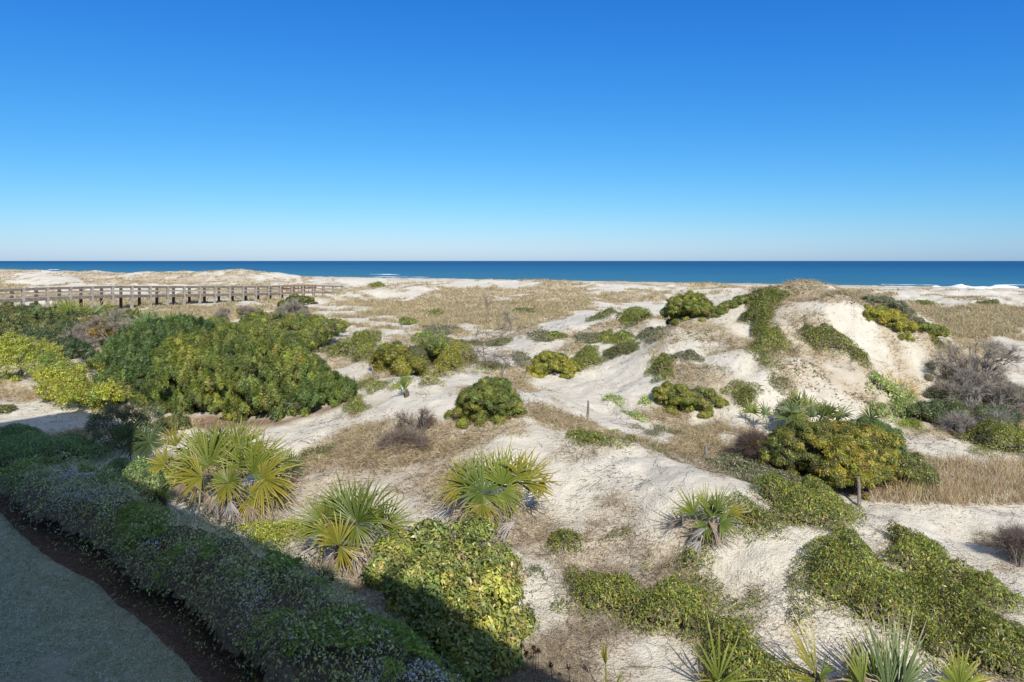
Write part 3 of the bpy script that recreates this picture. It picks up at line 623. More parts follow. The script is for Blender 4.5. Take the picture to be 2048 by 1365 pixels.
def shrub(name, label, cat, rows, style, leaf=.07, cover=2.4, group=None, clump=.22, core=True, stems=5, dens=1., up=.4, twiggy=.35, world=None, plume=0., lift=0., lobes=15):
    """a bush: limbs, a dark woody heart and leaf clumps spread over and through several lobes"""
    _seed[0] += 7; rng = np.random.default_rng(_seed[0]+1000)
    B = world if world is not None else blobs_img(rows); B = np.array(B)
    cx_, cy_ = B[:, 0].mean(), B[:, 1].mean(); gz = float(Hs(cx_, cy_)); o = thing(name, label, cat, (cx_, cy_, gz), group)
    B0 = B; subs = []
    for (x, y, z, rx, ry, rz) in B0:
        for _ in range(lobes):
            u_ = unit(rng.normal(size=3)); u_[2] = abs(u_[2])*.9-.15; u_[1] = -abs(u_[1]) if rng.random() < .6 else u_[1]; f_ = .17+.17*rng.random(); o_ = .86+.14*rng.random()
            subs.append((x+u_[0]*rx*o_, y+u_[1]*ry*o_, z+u_[2]*rz*o_, (rx+rz)*.5*f_, (rx+rz)*.5*f_, (rz+rx)*.5*f_*1.1))
    for (x, y, z, rx, ry, rz) in B0:
        for _ in range(3 if world is None and lobes > 10 else 0):
            a_ = rng.random()*6.28; f_ = .12+.12*rng.random(); k_ = 1.0+.28*rng.random(); xx = x+math.cos(a_)*rx*k_; yy = y+math.sin(a_)*ry*k_; r_ = (rx+rz)*.5*f_
            if z-rz*1.2 < float(Hs(x, y)): subs.append((xx, yy, float(Hs(xx, yy))+r_*.4, r_*1.3, r_*1.3, r_))
    if subs: B = np.array([tuple(b*np.array([1, 1, 1, .84, .84, .84])) for b in B0]+subs)
    s = ST[style]; leaf = max(leaf, cy_*.0021); Ps = []; Ns = []; Cs = []
    for bi, (x, y, z, rx, ry, rz) in enumerate(B):
        A = 4*math.pi*((rx*ry)**1.6/3+(rx*rz)**1.6/3+(ry*rz)**1.6/3)**(1/1.6)
        nc = int(A/(clump*clump)*.8)+6
        u = unit(rng.normal(size=(nc, 3))); u[:, 2] = np.where(u[:, 2] < -.5, -u[:, 2], u[:, 2])
        rr = 1-.45*rng.random(nc)**1.6+.16*abs(rng.normal(size=nc))*(rng.random(nc) < .45)
        cc = u*rr[:, None]*[rx, ry, rz]+[x, y, z]
        keep = np.ones(nc, bool)
        for bj, (x2, y2, z2, a2, b2, c2) in enumerate(B):
            if bj != bi: keep &= (((cc-[x2, y2, z2])/[a2, b2, c2])**2).sum(1) > .62
        keep &= fbm(cc[:, 0]+cc[:, 2]*1.3, cc[:, 1]-cc[:, 2]*.9, .75, 2, int(_seed[0])) > -.40
        cc = cc[keep]; u = u[keep]
        nl = max(4, int(cover*dens*clump*clump*2.1/(leaf*leaf*s['asp']*.5))); m_ = len(cc)
        off = rng.normal(size=(m_, nl, 3))*clump*.3*[1, 1, .85]
        if plume: off = off*[.6, .6, 1.2]+(u[:, None, :]*[.6, .6, .2]+[0, 0, 1.0]+.25*rng.normal(size=(m_, 1, 3)))*rng.random((m_, nl, 1))*plume
        P = cc[:, None, :]+off; Nn = unit(u[:, None, :]*.6+unit(off)*.9+.4*rng.normal(size=off.shape)+[0, 0, .25])
        cb = pal(m_, s['c'], s['w'], .12, rng)[:, None, :]; cl = pal(m_*nl, s['c'], s['w'], .15, rng).reshape(m_, nl, 3)
        Ps.append(P.reshape(-1, 3)); Ns.append(Nn.reshape(-1, 3)); Cs.append(((cb*.62+cl*.38)*(1+.16*rng.normal(size=(m_, 1, 1)))).reshape(-1, 3))
    P = np.concatenate(Ps); Nn = np.concatenate(Ns); Cc = np.concatenate(Cs)
    hv = fbm(P[:, 0]+P[:, 2], P[:, 1]-P[:, 2], 1.1, 3, int(_seed[0])+3); Cc = Cc*np.stack([1+.55*hv, 1+.35*hv, 1+.1*hv], 1)
    k = P[:, 2] > Hs(P[:, 0], P[:, 1])+.02+lift; P, Nn, Cc = P[k], Nn[k], Cc[k]
    addleaf('foliage', P, Nn, leaf, None, None, MM[s['m']], o, s['asp'], up, rng=rng, C_=np.clip(Cc, .005, .7))
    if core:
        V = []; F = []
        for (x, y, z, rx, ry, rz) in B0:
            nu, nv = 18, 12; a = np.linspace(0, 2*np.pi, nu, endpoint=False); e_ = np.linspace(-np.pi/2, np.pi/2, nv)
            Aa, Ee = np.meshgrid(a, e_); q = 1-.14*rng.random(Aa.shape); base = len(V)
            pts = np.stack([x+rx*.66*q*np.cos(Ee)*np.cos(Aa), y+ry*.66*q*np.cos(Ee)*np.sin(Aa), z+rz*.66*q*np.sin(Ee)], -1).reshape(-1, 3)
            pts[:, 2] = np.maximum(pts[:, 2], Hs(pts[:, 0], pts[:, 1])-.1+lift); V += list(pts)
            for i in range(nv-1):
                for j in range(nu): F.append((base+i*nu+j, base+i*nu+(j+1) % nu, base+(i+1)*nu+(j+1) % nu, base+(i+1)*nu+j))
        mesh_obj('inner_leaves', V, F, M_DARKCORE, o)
    mb = MB(); n = max(stems, len(B0))
    for i in range(n):
        x, y, z, rx, ry, rz = B0[i % len(B0)]; tip = np.array([x, y, z])+unit(rng.normal(size=3))*[rx*.8, ry*.8, rz*.6]+[0, 0, rz*.3]
        r0 = np.array([x+(cx_-x)*.5, y+(cy_-y)*.3, 0])+rng.normal(size=3)*[rx*.2, ry*.2, 0]; r0[2] = Hs(r0[0], r0[1])-.1
        m1 = (r0+tip)/2+rng.normal(size=3)*.12; L = np.linalg.norm(tip-r0); mb.tube([r0, m1, tip], [.02+.012*L, .014+.006*L, .008], 5)
    mb.build('limbs', M_BARK, o, True)
    if twiggy: twigcloud(o, B0, twiggy, rng, cy_)
    return o
def twigcloud(o, B, dens, rng, dist, cols=((.36,.31,.25), (.24,.195,.15), (.46,.41,.34)), name='twigs'):
    Ps = []; Ds = []
    for (x, y, z, rx, ry, rz) in B:
        n = int(dens*700*rx*(rz+ry)*.5/(max(1, dist/15)))+30; u = unit(rng.normal(size=(n, 3))); u[:, 2] = abs(u[:, 2])
        Ps.append(u*(rng.random((n, 1))**.6)*[rx, ry, rz]+[x, y, z]); Ds.append(u+[0, 0, .5]+.6*rng.normal(size=(n, 3)))
    P = np.concatenate(Ps); D = np.concatenate(Ds)
    V, F, k = strips(P, D, .15+.35*rng.random(len(P)), np.full(len(P), max(.007, dist*.00042)), rng, .35)
    mesh_obj(name, V, F, M_DRY, o, np.repeat(pal(len(P), cols, None, .2, rng), k, 0))
def bare(name, label, cat, base, rows, dens=1., group=None, r0=.05, cols=((.36,.31,.25), (.24,.195,.15), (.46,.41,.34)), depth=5, seed=1, world=None, nst=4, twl=.3, hs=.34):
    """leafless shrub: forking limbs ending in fine twigs"""
    rng = random.Random(seed); nr = np.random.default_rng(seed); g = base; o = thing(name, label, cat, g, group); B = world if world is not None else blobs_img(rows)
    mb = MB(); tips = []; dist = g.y
    rmin = max(.004, dist*.00022)
    def grow(p, d, L, r, lv):
        q = p+d*L; mid = (p+q)/2+Vector((rng.gauss(0, .05), rng.gauss(0, .05), 0))*L; mb.tube([p, mid, q], [max(r, rmin), max(r*.85, rmin), max(r*.7, rmin)], 4 if lv > 1 else 6)
        tips.append((mid, d)); tips.append((q, d))
        if lv >= depth: return
        for _ in range(2 if rng.random() < .6 else 3):
            a = Vector((rng.gauss(0, 1), rng.gauss(0, 1), rng.gauss(.15, .7))).normalized(); grow(q, (d+a*.62).normalized(), L*rng.uniform(.62, .88), r*.68, lv+1)
    for b_ in B:
        c = Vector(b_[:3])+Vector((0, 0, b_[5]*.2)); v = c-g; H = (v.length+b_[5]*.5)
        for _ in range(max(1, nst//len(B))):
            dd_ = (v.normalized()+Vector((rng.gauss(0, .25), rng.gauss(0, .25), rng.gauss(0, .1)))).normalized(); grow(g-Vector((0, 0, .05)), dd_, H*hs, r0, 0)
    mb.build('limbs', M_GREYBARK, o, True)
    n = int(len(tips)*6*dens); idx = nr.integers(0, len(tips), n)
    P = np.array([tips[i][0] for i in idx])+nr.normal(size=(n, 3))*.02; D = np.array([tips[i][1] for i in idx])+.7*nr.normal(size=(n, 3))+[0, 0, .15]
    V, F, k = strips(P, D, twl*(.5+nr.random(n)), np.full(n, max(.005, dist*.0003)), nr, .25); mesh_obj('twigs', V, F, M_DRY, o, np.repeat(pal(n, cols, None, .2, nr), k, 0))
    return o
# ------------------------------------------------------------------ palmettos
PC = {'green': ((.11,.16,.035), (.19,.24,.05), (.36,.31,.13)), 'lime': ((.16,.21,.035), (.28,.31,.06), (.50,.42,.22)), 'yellow': ((.20,.21,.03), (.36,.30,.05), (.55,.45,.28)),
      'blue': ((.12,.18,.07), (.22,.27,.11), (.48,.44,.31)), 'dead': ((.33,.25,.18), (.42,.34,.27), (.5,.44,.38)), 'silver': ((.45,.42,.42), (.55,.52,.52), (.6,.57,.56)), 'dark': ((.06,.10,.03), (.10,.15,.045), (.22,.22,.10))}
def frond(o, base, hub, axis, nrm, Rr, kind, rng, nseg=32, span=210, wseg=1.0, droop=.18, name=None, cup=.18):
    c0, c1, c2 = (np.array(c) for c in PC[kind]); V = []; F = []; Cc = []
    base = np.array(base, float); hub = np.array(hub, float); a = unit(np.array(axis, float)); nn = np.array(nrm, float); nn = unit(nn-a*(nn@a)); s = np.cross(a, nn)
    # petiole
    mid = (base+hub)/2+np.array([0, 0, .08]); pv, pf = tube([base, mid, hub], [.017, .013, .010], 5); V += [tuple(v) for v in pv]; F += list(pf); Cc += [c0*.6+c1*.5]*len(pv)
    rows = 6
    for k in range(nseg):
        f = (k+.5)/nseg*2-1; an = math.radians(f*span/2+rng.normal()*2.2); L = Rr*(1-.22*abs(f)**2)*(1+.11*rng.normal())
        d = a*math.cos(an)+s*math.sin(an); L = max(L, .1)*(1-.45*(rng.random() < .08)); 
        wmax = wseg*Rr*math.radians(span)/nseg*.2; cs = np.cross(nn, d); tt = rng.normal()*.25; col_ = 1+.13*rng.normal(); tipy = rng.random()*.25
        o0 = len(V); dr = droop*(1+.8*rng.normal())+.25*(rng.random() < .12)
        for j in range(rows+1):
            t_ = j/rows; ww = wmax*(min(t_*2.4, 1)*(1-max(0, t_-.42)/.6)**.8 if t_ < .995 else .03)+.002
            p = hub+d*L*t_+nn*(cup*L*math.sin(t_*1.4)*(.4+abs(f)*.8))-np.array([0, 0, 1.])*L*dr*max(0, t_-.35)**2*2.2
            fold = nn*ww*.55
            V += [tuple(p-cs*ww+fold), tuple(p-fold*.4), tuple(p+cs*ww+fold)]
            e_ = np.clip((t_-.25+tipy*.4)/.6, 0, 1); cc = c0*(1-e_)+c1*e_; e2 = np.clip((t_-(.9-tipy))/.14, 0, 1); cc = (cc*(1-e2)+c2*e2)*col_; Cc += [cc]*3
        for j in range(rows):
            b0 = o0+j*3; F += [(b0, b0+1, b0+4, b0+3), (b0+1, b0+2, b0+5, b0+4)]
    return mesh_obj(name or ('dead_frond' if kind in ('dead', 'silver') else 'frond'), V, F, M_PALM, o, np.clip(np.array(Cc), .01, .9))
def palm(label, bpx, bpy, fr, group='palmettos on the dunes', rscale=None, nrand=0, seed=1, Rr=.6, kinds=('green',), Hh=.8, dist=None, elmin=8, base=None, shift=0., nseg=32, spread=.15, name='palmetto', liftz=0):
    rng = np.random.default_rng(seed+500); g = base if base is not None else at(bpx, bpy); d0 = g.y; o = thing(name, label, 'palmetto', g, group)
    mb = MB(); mb.tube([g-Vector((0, 0, .15)), g+Vector((.02, 0, .1)), g+Vector((.03, .02, .22+liftz))], [.09, .1, .06], 7); mb.build('stem', M_BARK, o, True)
    for q in fr:
        hx, hy, dz, th, rr, kd = q[:6]; kw = q[6] if len(q) > 6 else {}
        d = d0+dz; hub = np.array([(hx-CX)/FPX*d, d, CAMZ-(hy-HY)/FPX*d]); gz = float(Hs(hub[0], hub[1]))+.08
        a = math.radians(th); tb = kw.get('tilt', .35+.12*rng.normal()); ax = np.array([math.cos(a), tb*max(math.sin(a), 0)+.12*rng.normal(), math.sin(a)*(1 if math.sin(a) > 0 else .9)])
        nrm = np.array([.45*rng.normal(), -1, .5+.35*rng.normal()]); bs = np.array(g)+[rng.normal()*spread+(hub[0]-g.x)*.35, rng.normal()*.08+dz*.4, .15]; bs[2] = min(bs[2], hub[2]-.05) if hub[2] > gz+.1 else bs[2]
        frond(o, bs, hub, ax, nrm, rr, kd, rng, kw.get('n', nseg), kw.get('span', 190+20*rng.normal()), kw.get('w', 1.), kw.get('droop', .16), cup=kw.get('cup', .16))
    if fr and len(fr) > 6:
        for i in range(9):     # dead leaves hanging round the foot
            q_ = np.array(g)+[rng.normal()*spread*1.6, rng.normal()*.25, .3+.15*rng.random()]; an = rng.random()*6.28
            frond(o, np.array(g)+[0, 0, .2], q_, [math.cos(an), math.sin(an)*.7, -.8], [math.cos(an), math.sin(an), .5], .38+.2*rng.random(), 'dead' if i % 3 else 'silver', rng, 14, 80, .8, .3)
    for i in range(nrand):
        az = 2*math.pi*(i+rng.random()*.7)/nrand; el = math.radians(elmin+(84-elmin)*rng.random()**.8); dv = np.array([math.cos(az)*math.cos(el), math.sin(az)*math.cos(el), math.sin(el)])
        L = Hh*(.75+.4*rng.random()); bs = np.array(g)+[rng.normal()*spread, rng.normal()*spread, .12+liftz*.7]; hub = bs+dv*L; hub[2] = max(hub[2], float(Hs(hub[0], hub[1]))+.08)
        nrm = np.cross(dv, np.cross([0, 0, 1.], dv)+1e-3); nrm = nrm*[1, 1, 1]+dv*.1
        frond(o, bs, hub, dv+[0, 0, .1], nrm if nrm[2] > 0 else -nrm, Rr*(.85+.3*rng.random()), kinds[int(rng.integers(len(kinds)))], rng, nseg, 180+40*rng.random(), 1., .22)
    return o
Y_ = 'yellow'; G_ = 'green'; L_ = 'lime'
palm('largest palmetto clump, green fans fading to yellow with pale dead fronds hanging under it', 440, 1032, [
 (418,932,0,118,1.12,L_), (455,905,.5,92,1.05,G_), (478,900,.6,76,1.0,L_), (505,948,0,48,1.1,L_), (458,965,-.5,85,.72,L_), (330,930,0,152,.55,Y_,dict(n=14)), (352,893,.3,108,.62,Y_,dict(span=110)),
 (525,958,-.1,8,.95,Y_), (500,995,-.4,-28,.62,Y_), (455,968,-.6,-86,.6,Y_), (405,955,-.3,195,.85,Y_), (430,900,.8,104,.95,G_), (400,908,.7,128,.95,L_), (520,925,.4,62,.95,L_), (385,930,.2,150,.85,L_),
 (545,975,.1,-12,.65,Y_), (470,935,0,100,.9,L_), (490,930,.2,60,.9,L_), (438,1000,-.75,-90,.48,'silver',dict(span=90,n=20)), (462,1003,-.7,-82,.42,'silver',dict(span=80,n=16)), (392,972,-.6,-96,.5,'dead',dict(span=90)), (365,965,-.4,-110,.45,'dead',dict(span=100)),
 (412,985,-.6,-70,.4,'dead',dict(span=80)), (495,1010,-.6,-62,.4,'dead',dict(span=70))], seed=1, spread=.35, liftz=.1)
palm('small pair of dark green fans on the right flank of the largest palmetto clump', 588, 962, [(586,935,0,62,.5,'dark',dict(n=18)), (568,925,.1,96,.5,G_,dict(n=18)), (575,940,-.1,140,.35,'dark',dict(n=14))], seed=2)
palm('palmetto with a broad upright green fan beside the leathery-leaved bush', 692, 1128, [
 (648,1050,.2,134,.9,L_,dict(span=150)), (714,1046,0,88,1.08,G_,dict(n=32)), (690,1030,.6,112,1.0,G_), (768,1056,.2,46,.82,L_), (677,1090,-.4,112,.72,Y_,dict(span=130,n=16)), (680,1092,-.4,-48,.62,Y_,dict(n=12,span=110)),
 (713,1052,-.15,-88,.62,L_), (735,1035,.4,70,1.0,G_), (650,1060,.1,-150,.5,L_,dict(n=12)), (667,1108,-.3,-92,.32,'dead',dict(span=70)), (700,1040,.5,100,1.0,G_)], seed=3, spread=.12)
palm('many-fanned yellow-green palmetto in the middle, right of the broad green one', 985, 1058, [
 (925,967,.1,168,.68,Y_), (965,983,0,116,1.0,G_), (1004,970,.1,84,1.02,L_), (1048,964,.1,42,.82,Y_), (966,990,-.15,-84,.62,L_), (1020,955,.1,-78,.62,Y_,dict(span=80)), (964,1008,-.4,-100,.5,Y_), (985,962,.6,96,.85,L_),
 (1078,966,.2,-52,.36,Y_,dict(n=12)), (1030,962,.5,66,.85,L_), (945,965,.4,132,.85,L_), (985,1010,-.35,-75,.4,'dead',dict(span=80)), (1005,985,-.1,-60,.55,L_)], seed=4, spread=.14)
palm('small spiky palmetto with a grey dead frond left of the dense vine mat', 1415, 1085, [
 (1389,1030,0,126,.6,L_,dict(span=110,n=18)), (1411,1018,.1,94,.52,L_,dict(span=120)), (1433,1022,.1,62,.58,G_,dict(span=120)), (1456,1028,.1,18,.45,Y_,dict(span=80,n=12)), (1412,1048,-.2,-130,.35,G_,dict(n=12)),
 (1440,1045,-.2,-25,.42,G_,dict(n=14)), (1422,1030,.2,80,.5,G_), (1402,1082,-.5,-120,.3,'silver',dict(span=80,n=12))], seed=5)
palm('cut-off palmetto fan of few wide yellow-green blades at the bottom edge', 1440, 1400, [(1436,1362,0,96,.78,L_,dict(n=7,span=80,w=.62,droop=.05)), (1440,1366,-.1,8,.6,L_,dict(n=5,span=70,w=.5,droop=.1)), (1436,1364,.1,170,.45,Y_,dict(n=4,span=50,w=.5))], seed=6)
palm('yellow palmetto fan leaning left with tan tips near the bottom edge', 1638, 1390, [(1634,1354,0,116,.86,Y_,dict(n=14,span=62,droop=.05)), (1634,1356,.1,150,.85,Y_,dict(n=9,span=50)), (1640,1356,-.1,40,.33,G_,dict(n=5,span=60)), (1632,1358,0,185,.6,Y_,dict(n=5,span=30))], seed=7)
palm('tallest bottom-edge palmetto with upright grey-green blades and bleached curling tips', 1778, 1420, [(1775,1392,0,92,1.15,'blue',dict(n=20,span=62,droop=.02)), (1795,1385,.2,74,1.1,'blue',dict(n=16,span=60)), (1755,1385,.2,106,1.05,L_,dict(n=14,span=60)), (1725,1375,-.1,104,.7,L_,dict(n=10,span=70)),
 (1780,1400,.4,96,1.3,'dead',dict(n=12,span=44,w=.5)), (1805,1375,0,55,.7,'blue',dict(n=10,span=70)), (1740,1390,.1,130,.8,L_,dict(n=8,span=60))], seed=8)
palm('half fan of yellow-green blades with white tips in the bottom right corner area', 1925, 1400, [(1918,1378,0,86,.6,L_,dict(n=18,span=170)), (1930,1376,.2,60,.55,Y_,dict(n=14,span=120))], seed=9)
palm('single narrow folded palmetto frond rising at the bottom edge left of the wide-bladed fan', 1212, 1402, [(1211,1330,0,93,.36,Y_,dict(n=8,span=26,w=1.8,droop=.02,tilt=.1)), (1225,1385,-.05,62,.4,L_,dict(n=3,span=14,w=1.2,tilt=.1))], seed=10, spread=.02)
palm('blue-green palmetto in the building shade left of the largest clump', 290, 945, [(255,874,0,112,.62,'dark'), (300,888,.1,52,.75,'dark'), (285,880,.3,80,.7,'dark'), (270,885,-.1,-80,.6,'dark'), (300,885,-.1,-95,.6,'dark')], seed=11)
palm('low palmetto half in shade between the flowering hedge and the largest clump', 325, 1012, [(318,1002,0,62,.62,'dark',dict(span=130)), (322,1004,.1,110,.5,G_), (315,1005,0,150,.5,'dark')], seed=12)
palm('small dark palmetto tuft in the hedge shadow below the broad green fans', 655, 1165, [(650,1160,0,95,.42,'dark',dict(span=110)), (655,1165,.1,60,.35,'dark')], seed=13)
palm('small upright palmetto alone on the sand slope beside the leaning stake', 812, 794, [(810,775,0,92,.75,L_,dict(span=50,n=14)), (808,780,.1,75,.6,L_,dict(span=70,n=12)), (812,780,0,112,.6,G_,dict(span=50,n=10)), (806,782,0,150,.6,L_,dict(n=6,span=40))], seed=14, spread=.04)
palm('grey-green palmetto clump fringing the top of the big yellow-green bush', 1600, 868, [], nrand=36, Rr=.58, kinds=('blue', 'lime', 'blue'), Hh=.62, elmin=35, seed=15, spread=.6, nseg=20)
palm('pale palmetto crown in front of the far left part of the boardwalk', 132, 672, [], nrand=26, Rr=1.3, kinds=('blue', 'lime'), Hh=1.1, elmin=25, seed=16, spread=.8, nseg=18, liftz=.7)
palm('pale palmetto clump rising behind the dark cedar', 312, 700, [], nrand=28, Rr=1.2, kinds=('blue', 'lime'), Hh=1.1, elmin=25, seed=17, spread=1.0, nseg=18, liftz=.6)
# ------------------------------------------------------------------ hedge and shaded cover at the left
HG = HB[:-1]+HT[::-1]
hed = patch('flowering_hedge', 'long low hedge with tiny white flowers between pine straw and palmettos', 'hedge', None, 'hawthorn', h=.85, w_=.4, leaf=.045, cover=3.6, ground=HG, twigs=.1, up=.1, edge=.55, rough=.3, hexp=.5)
rng = np.random.default_rng(5)
def on_hedge(n, seed, keep=None):
    r = np.random.default_rng(seed); xy = rnd(HG, n, r); x, y = xy[:, 0], xy[:, 1]; q = np.clip(edist(x, y, HG)/.38, 0, 1)
    z = Hs(x, y)+.95*np.sqrt(1-(1-q)**2)*(1+.2*fbm(x, y, .9, 3, 7))+.02; return x, y, z
x, y, z = on_hedge(26000, 6)
k = (fbm(x, y, .9, 3, 77)+.3*sstep(-7, -12, x)+.3*rng.random(len(x))) > .42; x, y, z = x[k], y[k], z[k]; P = np.stack([x, y, z+.03], 1)
addleaf('flowers', P, unit(rng.normal(size=P.shape)*.5+[0, 0, 1]), .032, [(.75,.74,.76), (.62,.60,.66)], None, M_LEAF, hed, .8)
x, y, z = on_hedge(40000, 9); k = fbm(x, y, 1.0, 3, 78) > .1; x, y, z = x[k], y[k], z[k]; P = np.stack([x, y, z+.05+.05*rng.random(len(x))], 1)
addleaf('vine_leaves', P, unit(rng.normal(size=P.shape)*.5+[0, 0, 1]), .085, [(.28,.42,.07), (.36,.48,.09), (.2,.32,.06)], None, M_LEAF, hed, .38)
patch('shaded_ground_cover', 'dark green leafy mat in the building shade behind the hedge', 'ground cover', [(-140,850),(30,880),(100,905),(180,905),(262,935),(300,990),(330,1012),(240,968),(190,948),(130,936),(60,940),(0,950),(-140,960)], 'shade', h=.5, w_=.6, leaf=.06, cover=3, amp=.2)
# ------------------------------------------------------------------ cedars and bushes, left
shrub('cedar', 'broad yellow-green cedar in front of the darker one', 'cedar bush', [(425,762,833,88,68),(515,765,838,88,68),(465,722,812,105,55),(385,742,815,62,62),(570,760,828,58,50),(345,792,822,42,36),(560,800,838,45,34),(430,805,836,60,34),(500,812,838,40,26)], 'cedar', leaf=.07, cover=3.2, clump=.2, plume=.26, up=.7, twiggy=.9)
shrub('cedar', 'dark blue-green cedar beside the yellow-leaved saplings', 'cedar bush', [(275,742,802,62,55),(305,702,775,72,45),(252,772,810,44,38),(318,762,815,36,48),(370,682,770,60,34),(225,735,790,34,30)], 'cedar_dark', leaf=.07, cover=3.0, clump=.2, plume=.26, up=.7, twiggy=.9)
shrub('cedar', 'low spreading green cedar at the right end of the cedar mass', 'cedar bush', [(625,782,822,46,36),(662,788,808,34,24),(600,808,836,34,22),(690,795,805,18,10),(590,760,818,34,34)], 'cedar_green', leaf=.07, cover=3.2, clump=.2, plume=.22, up=.7, twiggy=.7)
shrub('yellow_sapling', 'bright yellow-green leafed sapling farthest left at the sand edge', 'sapling', [(30,698,760,46,28),(62,720,770,62,36),(15,730,765,40,30),(110,742,790,48,34)], 'lime', leaf=.075, cover=.38, clump=.2, core=False, twiggy=.5)
shrub('yellow_sapling', 'bright yellow-green sapling in front of the dark cedar', 'sapling', [(135,778,815,52,36),(182,752,800,42,34),(175,800,828,50,22),(228,790,826,46,24),(110,760,810,42,30)], 'lime', leaf=.075, cover=.38, clump=.2, core=False, twiggy=.5, stems=9)
shrub('dark_sapling', 'thin dark leafy sapling half in shade beside the blue-green palmetto', 'sapling', [(220,850,905,38,36),(262,845,900,34,38),(300,842,890,30,30),(235,880,915,50,30)], 'oak_dark', leaf=.06, cover=.22, clump=.2, core=False, stems=14, twiggy=.8, lobes=8)
shrub('round_shrub', 'small olive shrub on the sand behind the largest palmetto clump', 'shrub', [(338,852,866,28,17),(355,846,862,22,12)], 'oak', leaf=.05, cover=2.6, clump=.14)
shrub('scrub_oak', 'dark olive scrub at the left edge below the boardwalk', 'shrub', [(30,640,680,70,26),(85,650,690,60,26),(-10,665,700,60,30),(50,670,700,60,26)], 'oak', leaf=.08, cover=2.6)
shrub('scrub_oak', 'mixed olive scrub between the pale palmetto and the orange-tinged bush', 'shrub', [(110,680,725,60,28),(60,690,730,50,24),(150,668,700,45,22),(135,705,745,50,24)], 'oak_dark', leaf=.08, cover=2.2, twiggy=1.5)
bare('bare_shrub', 'leafless grey-brown shrub left of the pale palmetto clump', 'bare shrub', at(165,715), [(150,680,715,55,30),(205,690,720,45,30)], seed=3, depth=5, dens=1.4)
bare('bare_shrub', 'leafless brown brush behind the dark cedar', 'bare shrub', at(230,700), [(225,665,700,50,24),(260,680,710,40,24)], seed=4, depth=5, dens=1.4)
shrub('orange_bush', 'bush with orange-yellow leaves in the left scrub', 'shrub', [(185,652,690,26,15),(170,672,700,28,14),(205,668,695,30,16)], 'orange', leaf=.08, cover=1.7)
shrub('scrub_oak', 'olive bush left of the pale palmetto clump, below the boardwalk', 'shrub', [(250,650,680,40,20),(225,640,665,30,14)], 'oak', leaf=.09, cover=2.2, twiggy=1.)
shrub('scrub_oak', 'low olive bush under the boardwalk posts', 'shrub', [(215,622,640,20,10),(262,632,645,26,11),(285,640,652,22,8)], 'vine', leaf=.1, cover=2.)
shrub('scrub_oak', 'olive scrub right behind the pale palmetto clump', 'shrub', [(385,668,700,45,22),(430,662,690,45,22),(350,655,690,30,16)], 'cedar', leaf=.09, cover=2.4, twiggy=1.)
bare('bare_shrub', 'silvery leafless shrub on the sand below the boardwalk middle', 'bare shrub', at(470,655), [(455,640,660,42,16),(500,640,655,36,14)], seed=5, depth=5, dens=1.6)
shrub('scrub_oak', 'dense olive-green bush right of the cedars, larger lobe behind', 'shrub', [(520,652,690,40,26),(560,655,695,44,28),(605,655,690,42,25),(545,680,715,50,24)], 'vine', leaf=.085, cover=2.6, twiggy=.6)
shrub('scrub_oak', 'olive-green bush with a grey crown next to the white sand', 'shrub', [(645,662,690,40,22),(672,655,675,24,14),(620,680,705,40,18),(590,690,720,45,22)], 'vine', leaf=.085, cover=2.4, twiggy=1.2)
bare('bare_shrub', 'grey leafless shrub in front of the boardwalk seats', 'bare shrub', at(590,655), [(585,632,655,34,20),(610,640,655,28,12)], seed=6, depth=5, dens=1.6)
shrub('scrub_oak', 'dark green bush growing under the boardwalk seats', 'shrub', [(600,602,613,26,10),(578,610,618,20,8)], 'oak', leaf=.12, cover=2.4, twiggy=.6)
shrub('scrub_oak', 'olive bush just below the one under the boardwalk seats', 'shrub', [(585,620,632,28,11)], 'vine_grey', leaf=.12, cover=2.4, twiggy=1.)
shrub('scrub_oak', 'small bright yellow-green bush near the boardwalk middle', 'shrub', [(500,625,636,24,7),(545,636,648,18,9)], 'vine_yellow', leaf=.12, cover=2.2)
shrub('scrub_oak', 'feathery green bush between cedars and white sand', 'shrub', [(585,725,765,46,26),(540,715,750,40,22),(620,730,760,26,14)], 'cedar_dark', leaf=.08, cover=1.4, clump=.25, core=False, twiggy=1.2)
# ------------------------------------------------------------------ green mounds on the sand, middle
patch('vine_mound', 'low green dome left of the leaning stake', 'vine mound', [(678,724),(680,702),(700,690),(735,690),(754,702),(757,724),(730,731),(692,731)], 'vine', h=.62, w_=1.1, leaf=.05)
shrub('wax_shrub', 'bright green leafy bush with yellow sprays above the small palmetto', 'shrub', [(790,715,745,36,24),(830,712,745,44,32),(775,728,742,26,15),(820,735,752,34,18),(760,728,740,14,10)], 'wax', leaf=.07, cover=2.2, clump=.25)
shrub('wax_shrub', 'upright dark and lime bush topping the middle thicket', 'shrub', [(848,682,715,22,16),(880,690,718,26,16),(862,700,730,30,16)], 'lime', leaf=.07, cover=1.5, clump=.22)
patch('vine_mound', 'yellow-green vine mound sloping down right of the lime bush', 'vine mound', [(852,768),(846,738),(858,712),(890,698),(925,706),(946,728),(955,744),(905,750),(880,764),(864,778),(845,792)], 'vine_yellow', h=.7, w_=1.0, leaf=.05)
shrub('vine_mound', 'big round yellow-green dome in the centre, tallest of the vine mounds', 'vine mound', [(972,806,846,56,44),(988,796,838,46,42),(950,825,848,42,26),(1012,818,842,30,28)], 'vine', leaf=.045, cover=3.2, clump=.13, twiggy=.5)
shrub('vine_mound', 'yellow dome with grey runners left of the sand hollow', 'vine mound', [(1102,730,753,38,24),(1130,738,755,24,15),(1082,738,753,22,14)], 'vine_yellow', leaf=.05, cover=3, clump=.14, twiggy=.6)
patch('vine_mat', 'ragged olive vine running right from the yellow dome', 'vine mat', [(1130,750),(1150,730),(1160,712),(1185,702),(1206,708),(1205,728),(1170,742),(1150,756)], 'vine', h=.35, w_=.7, sparse=.35)
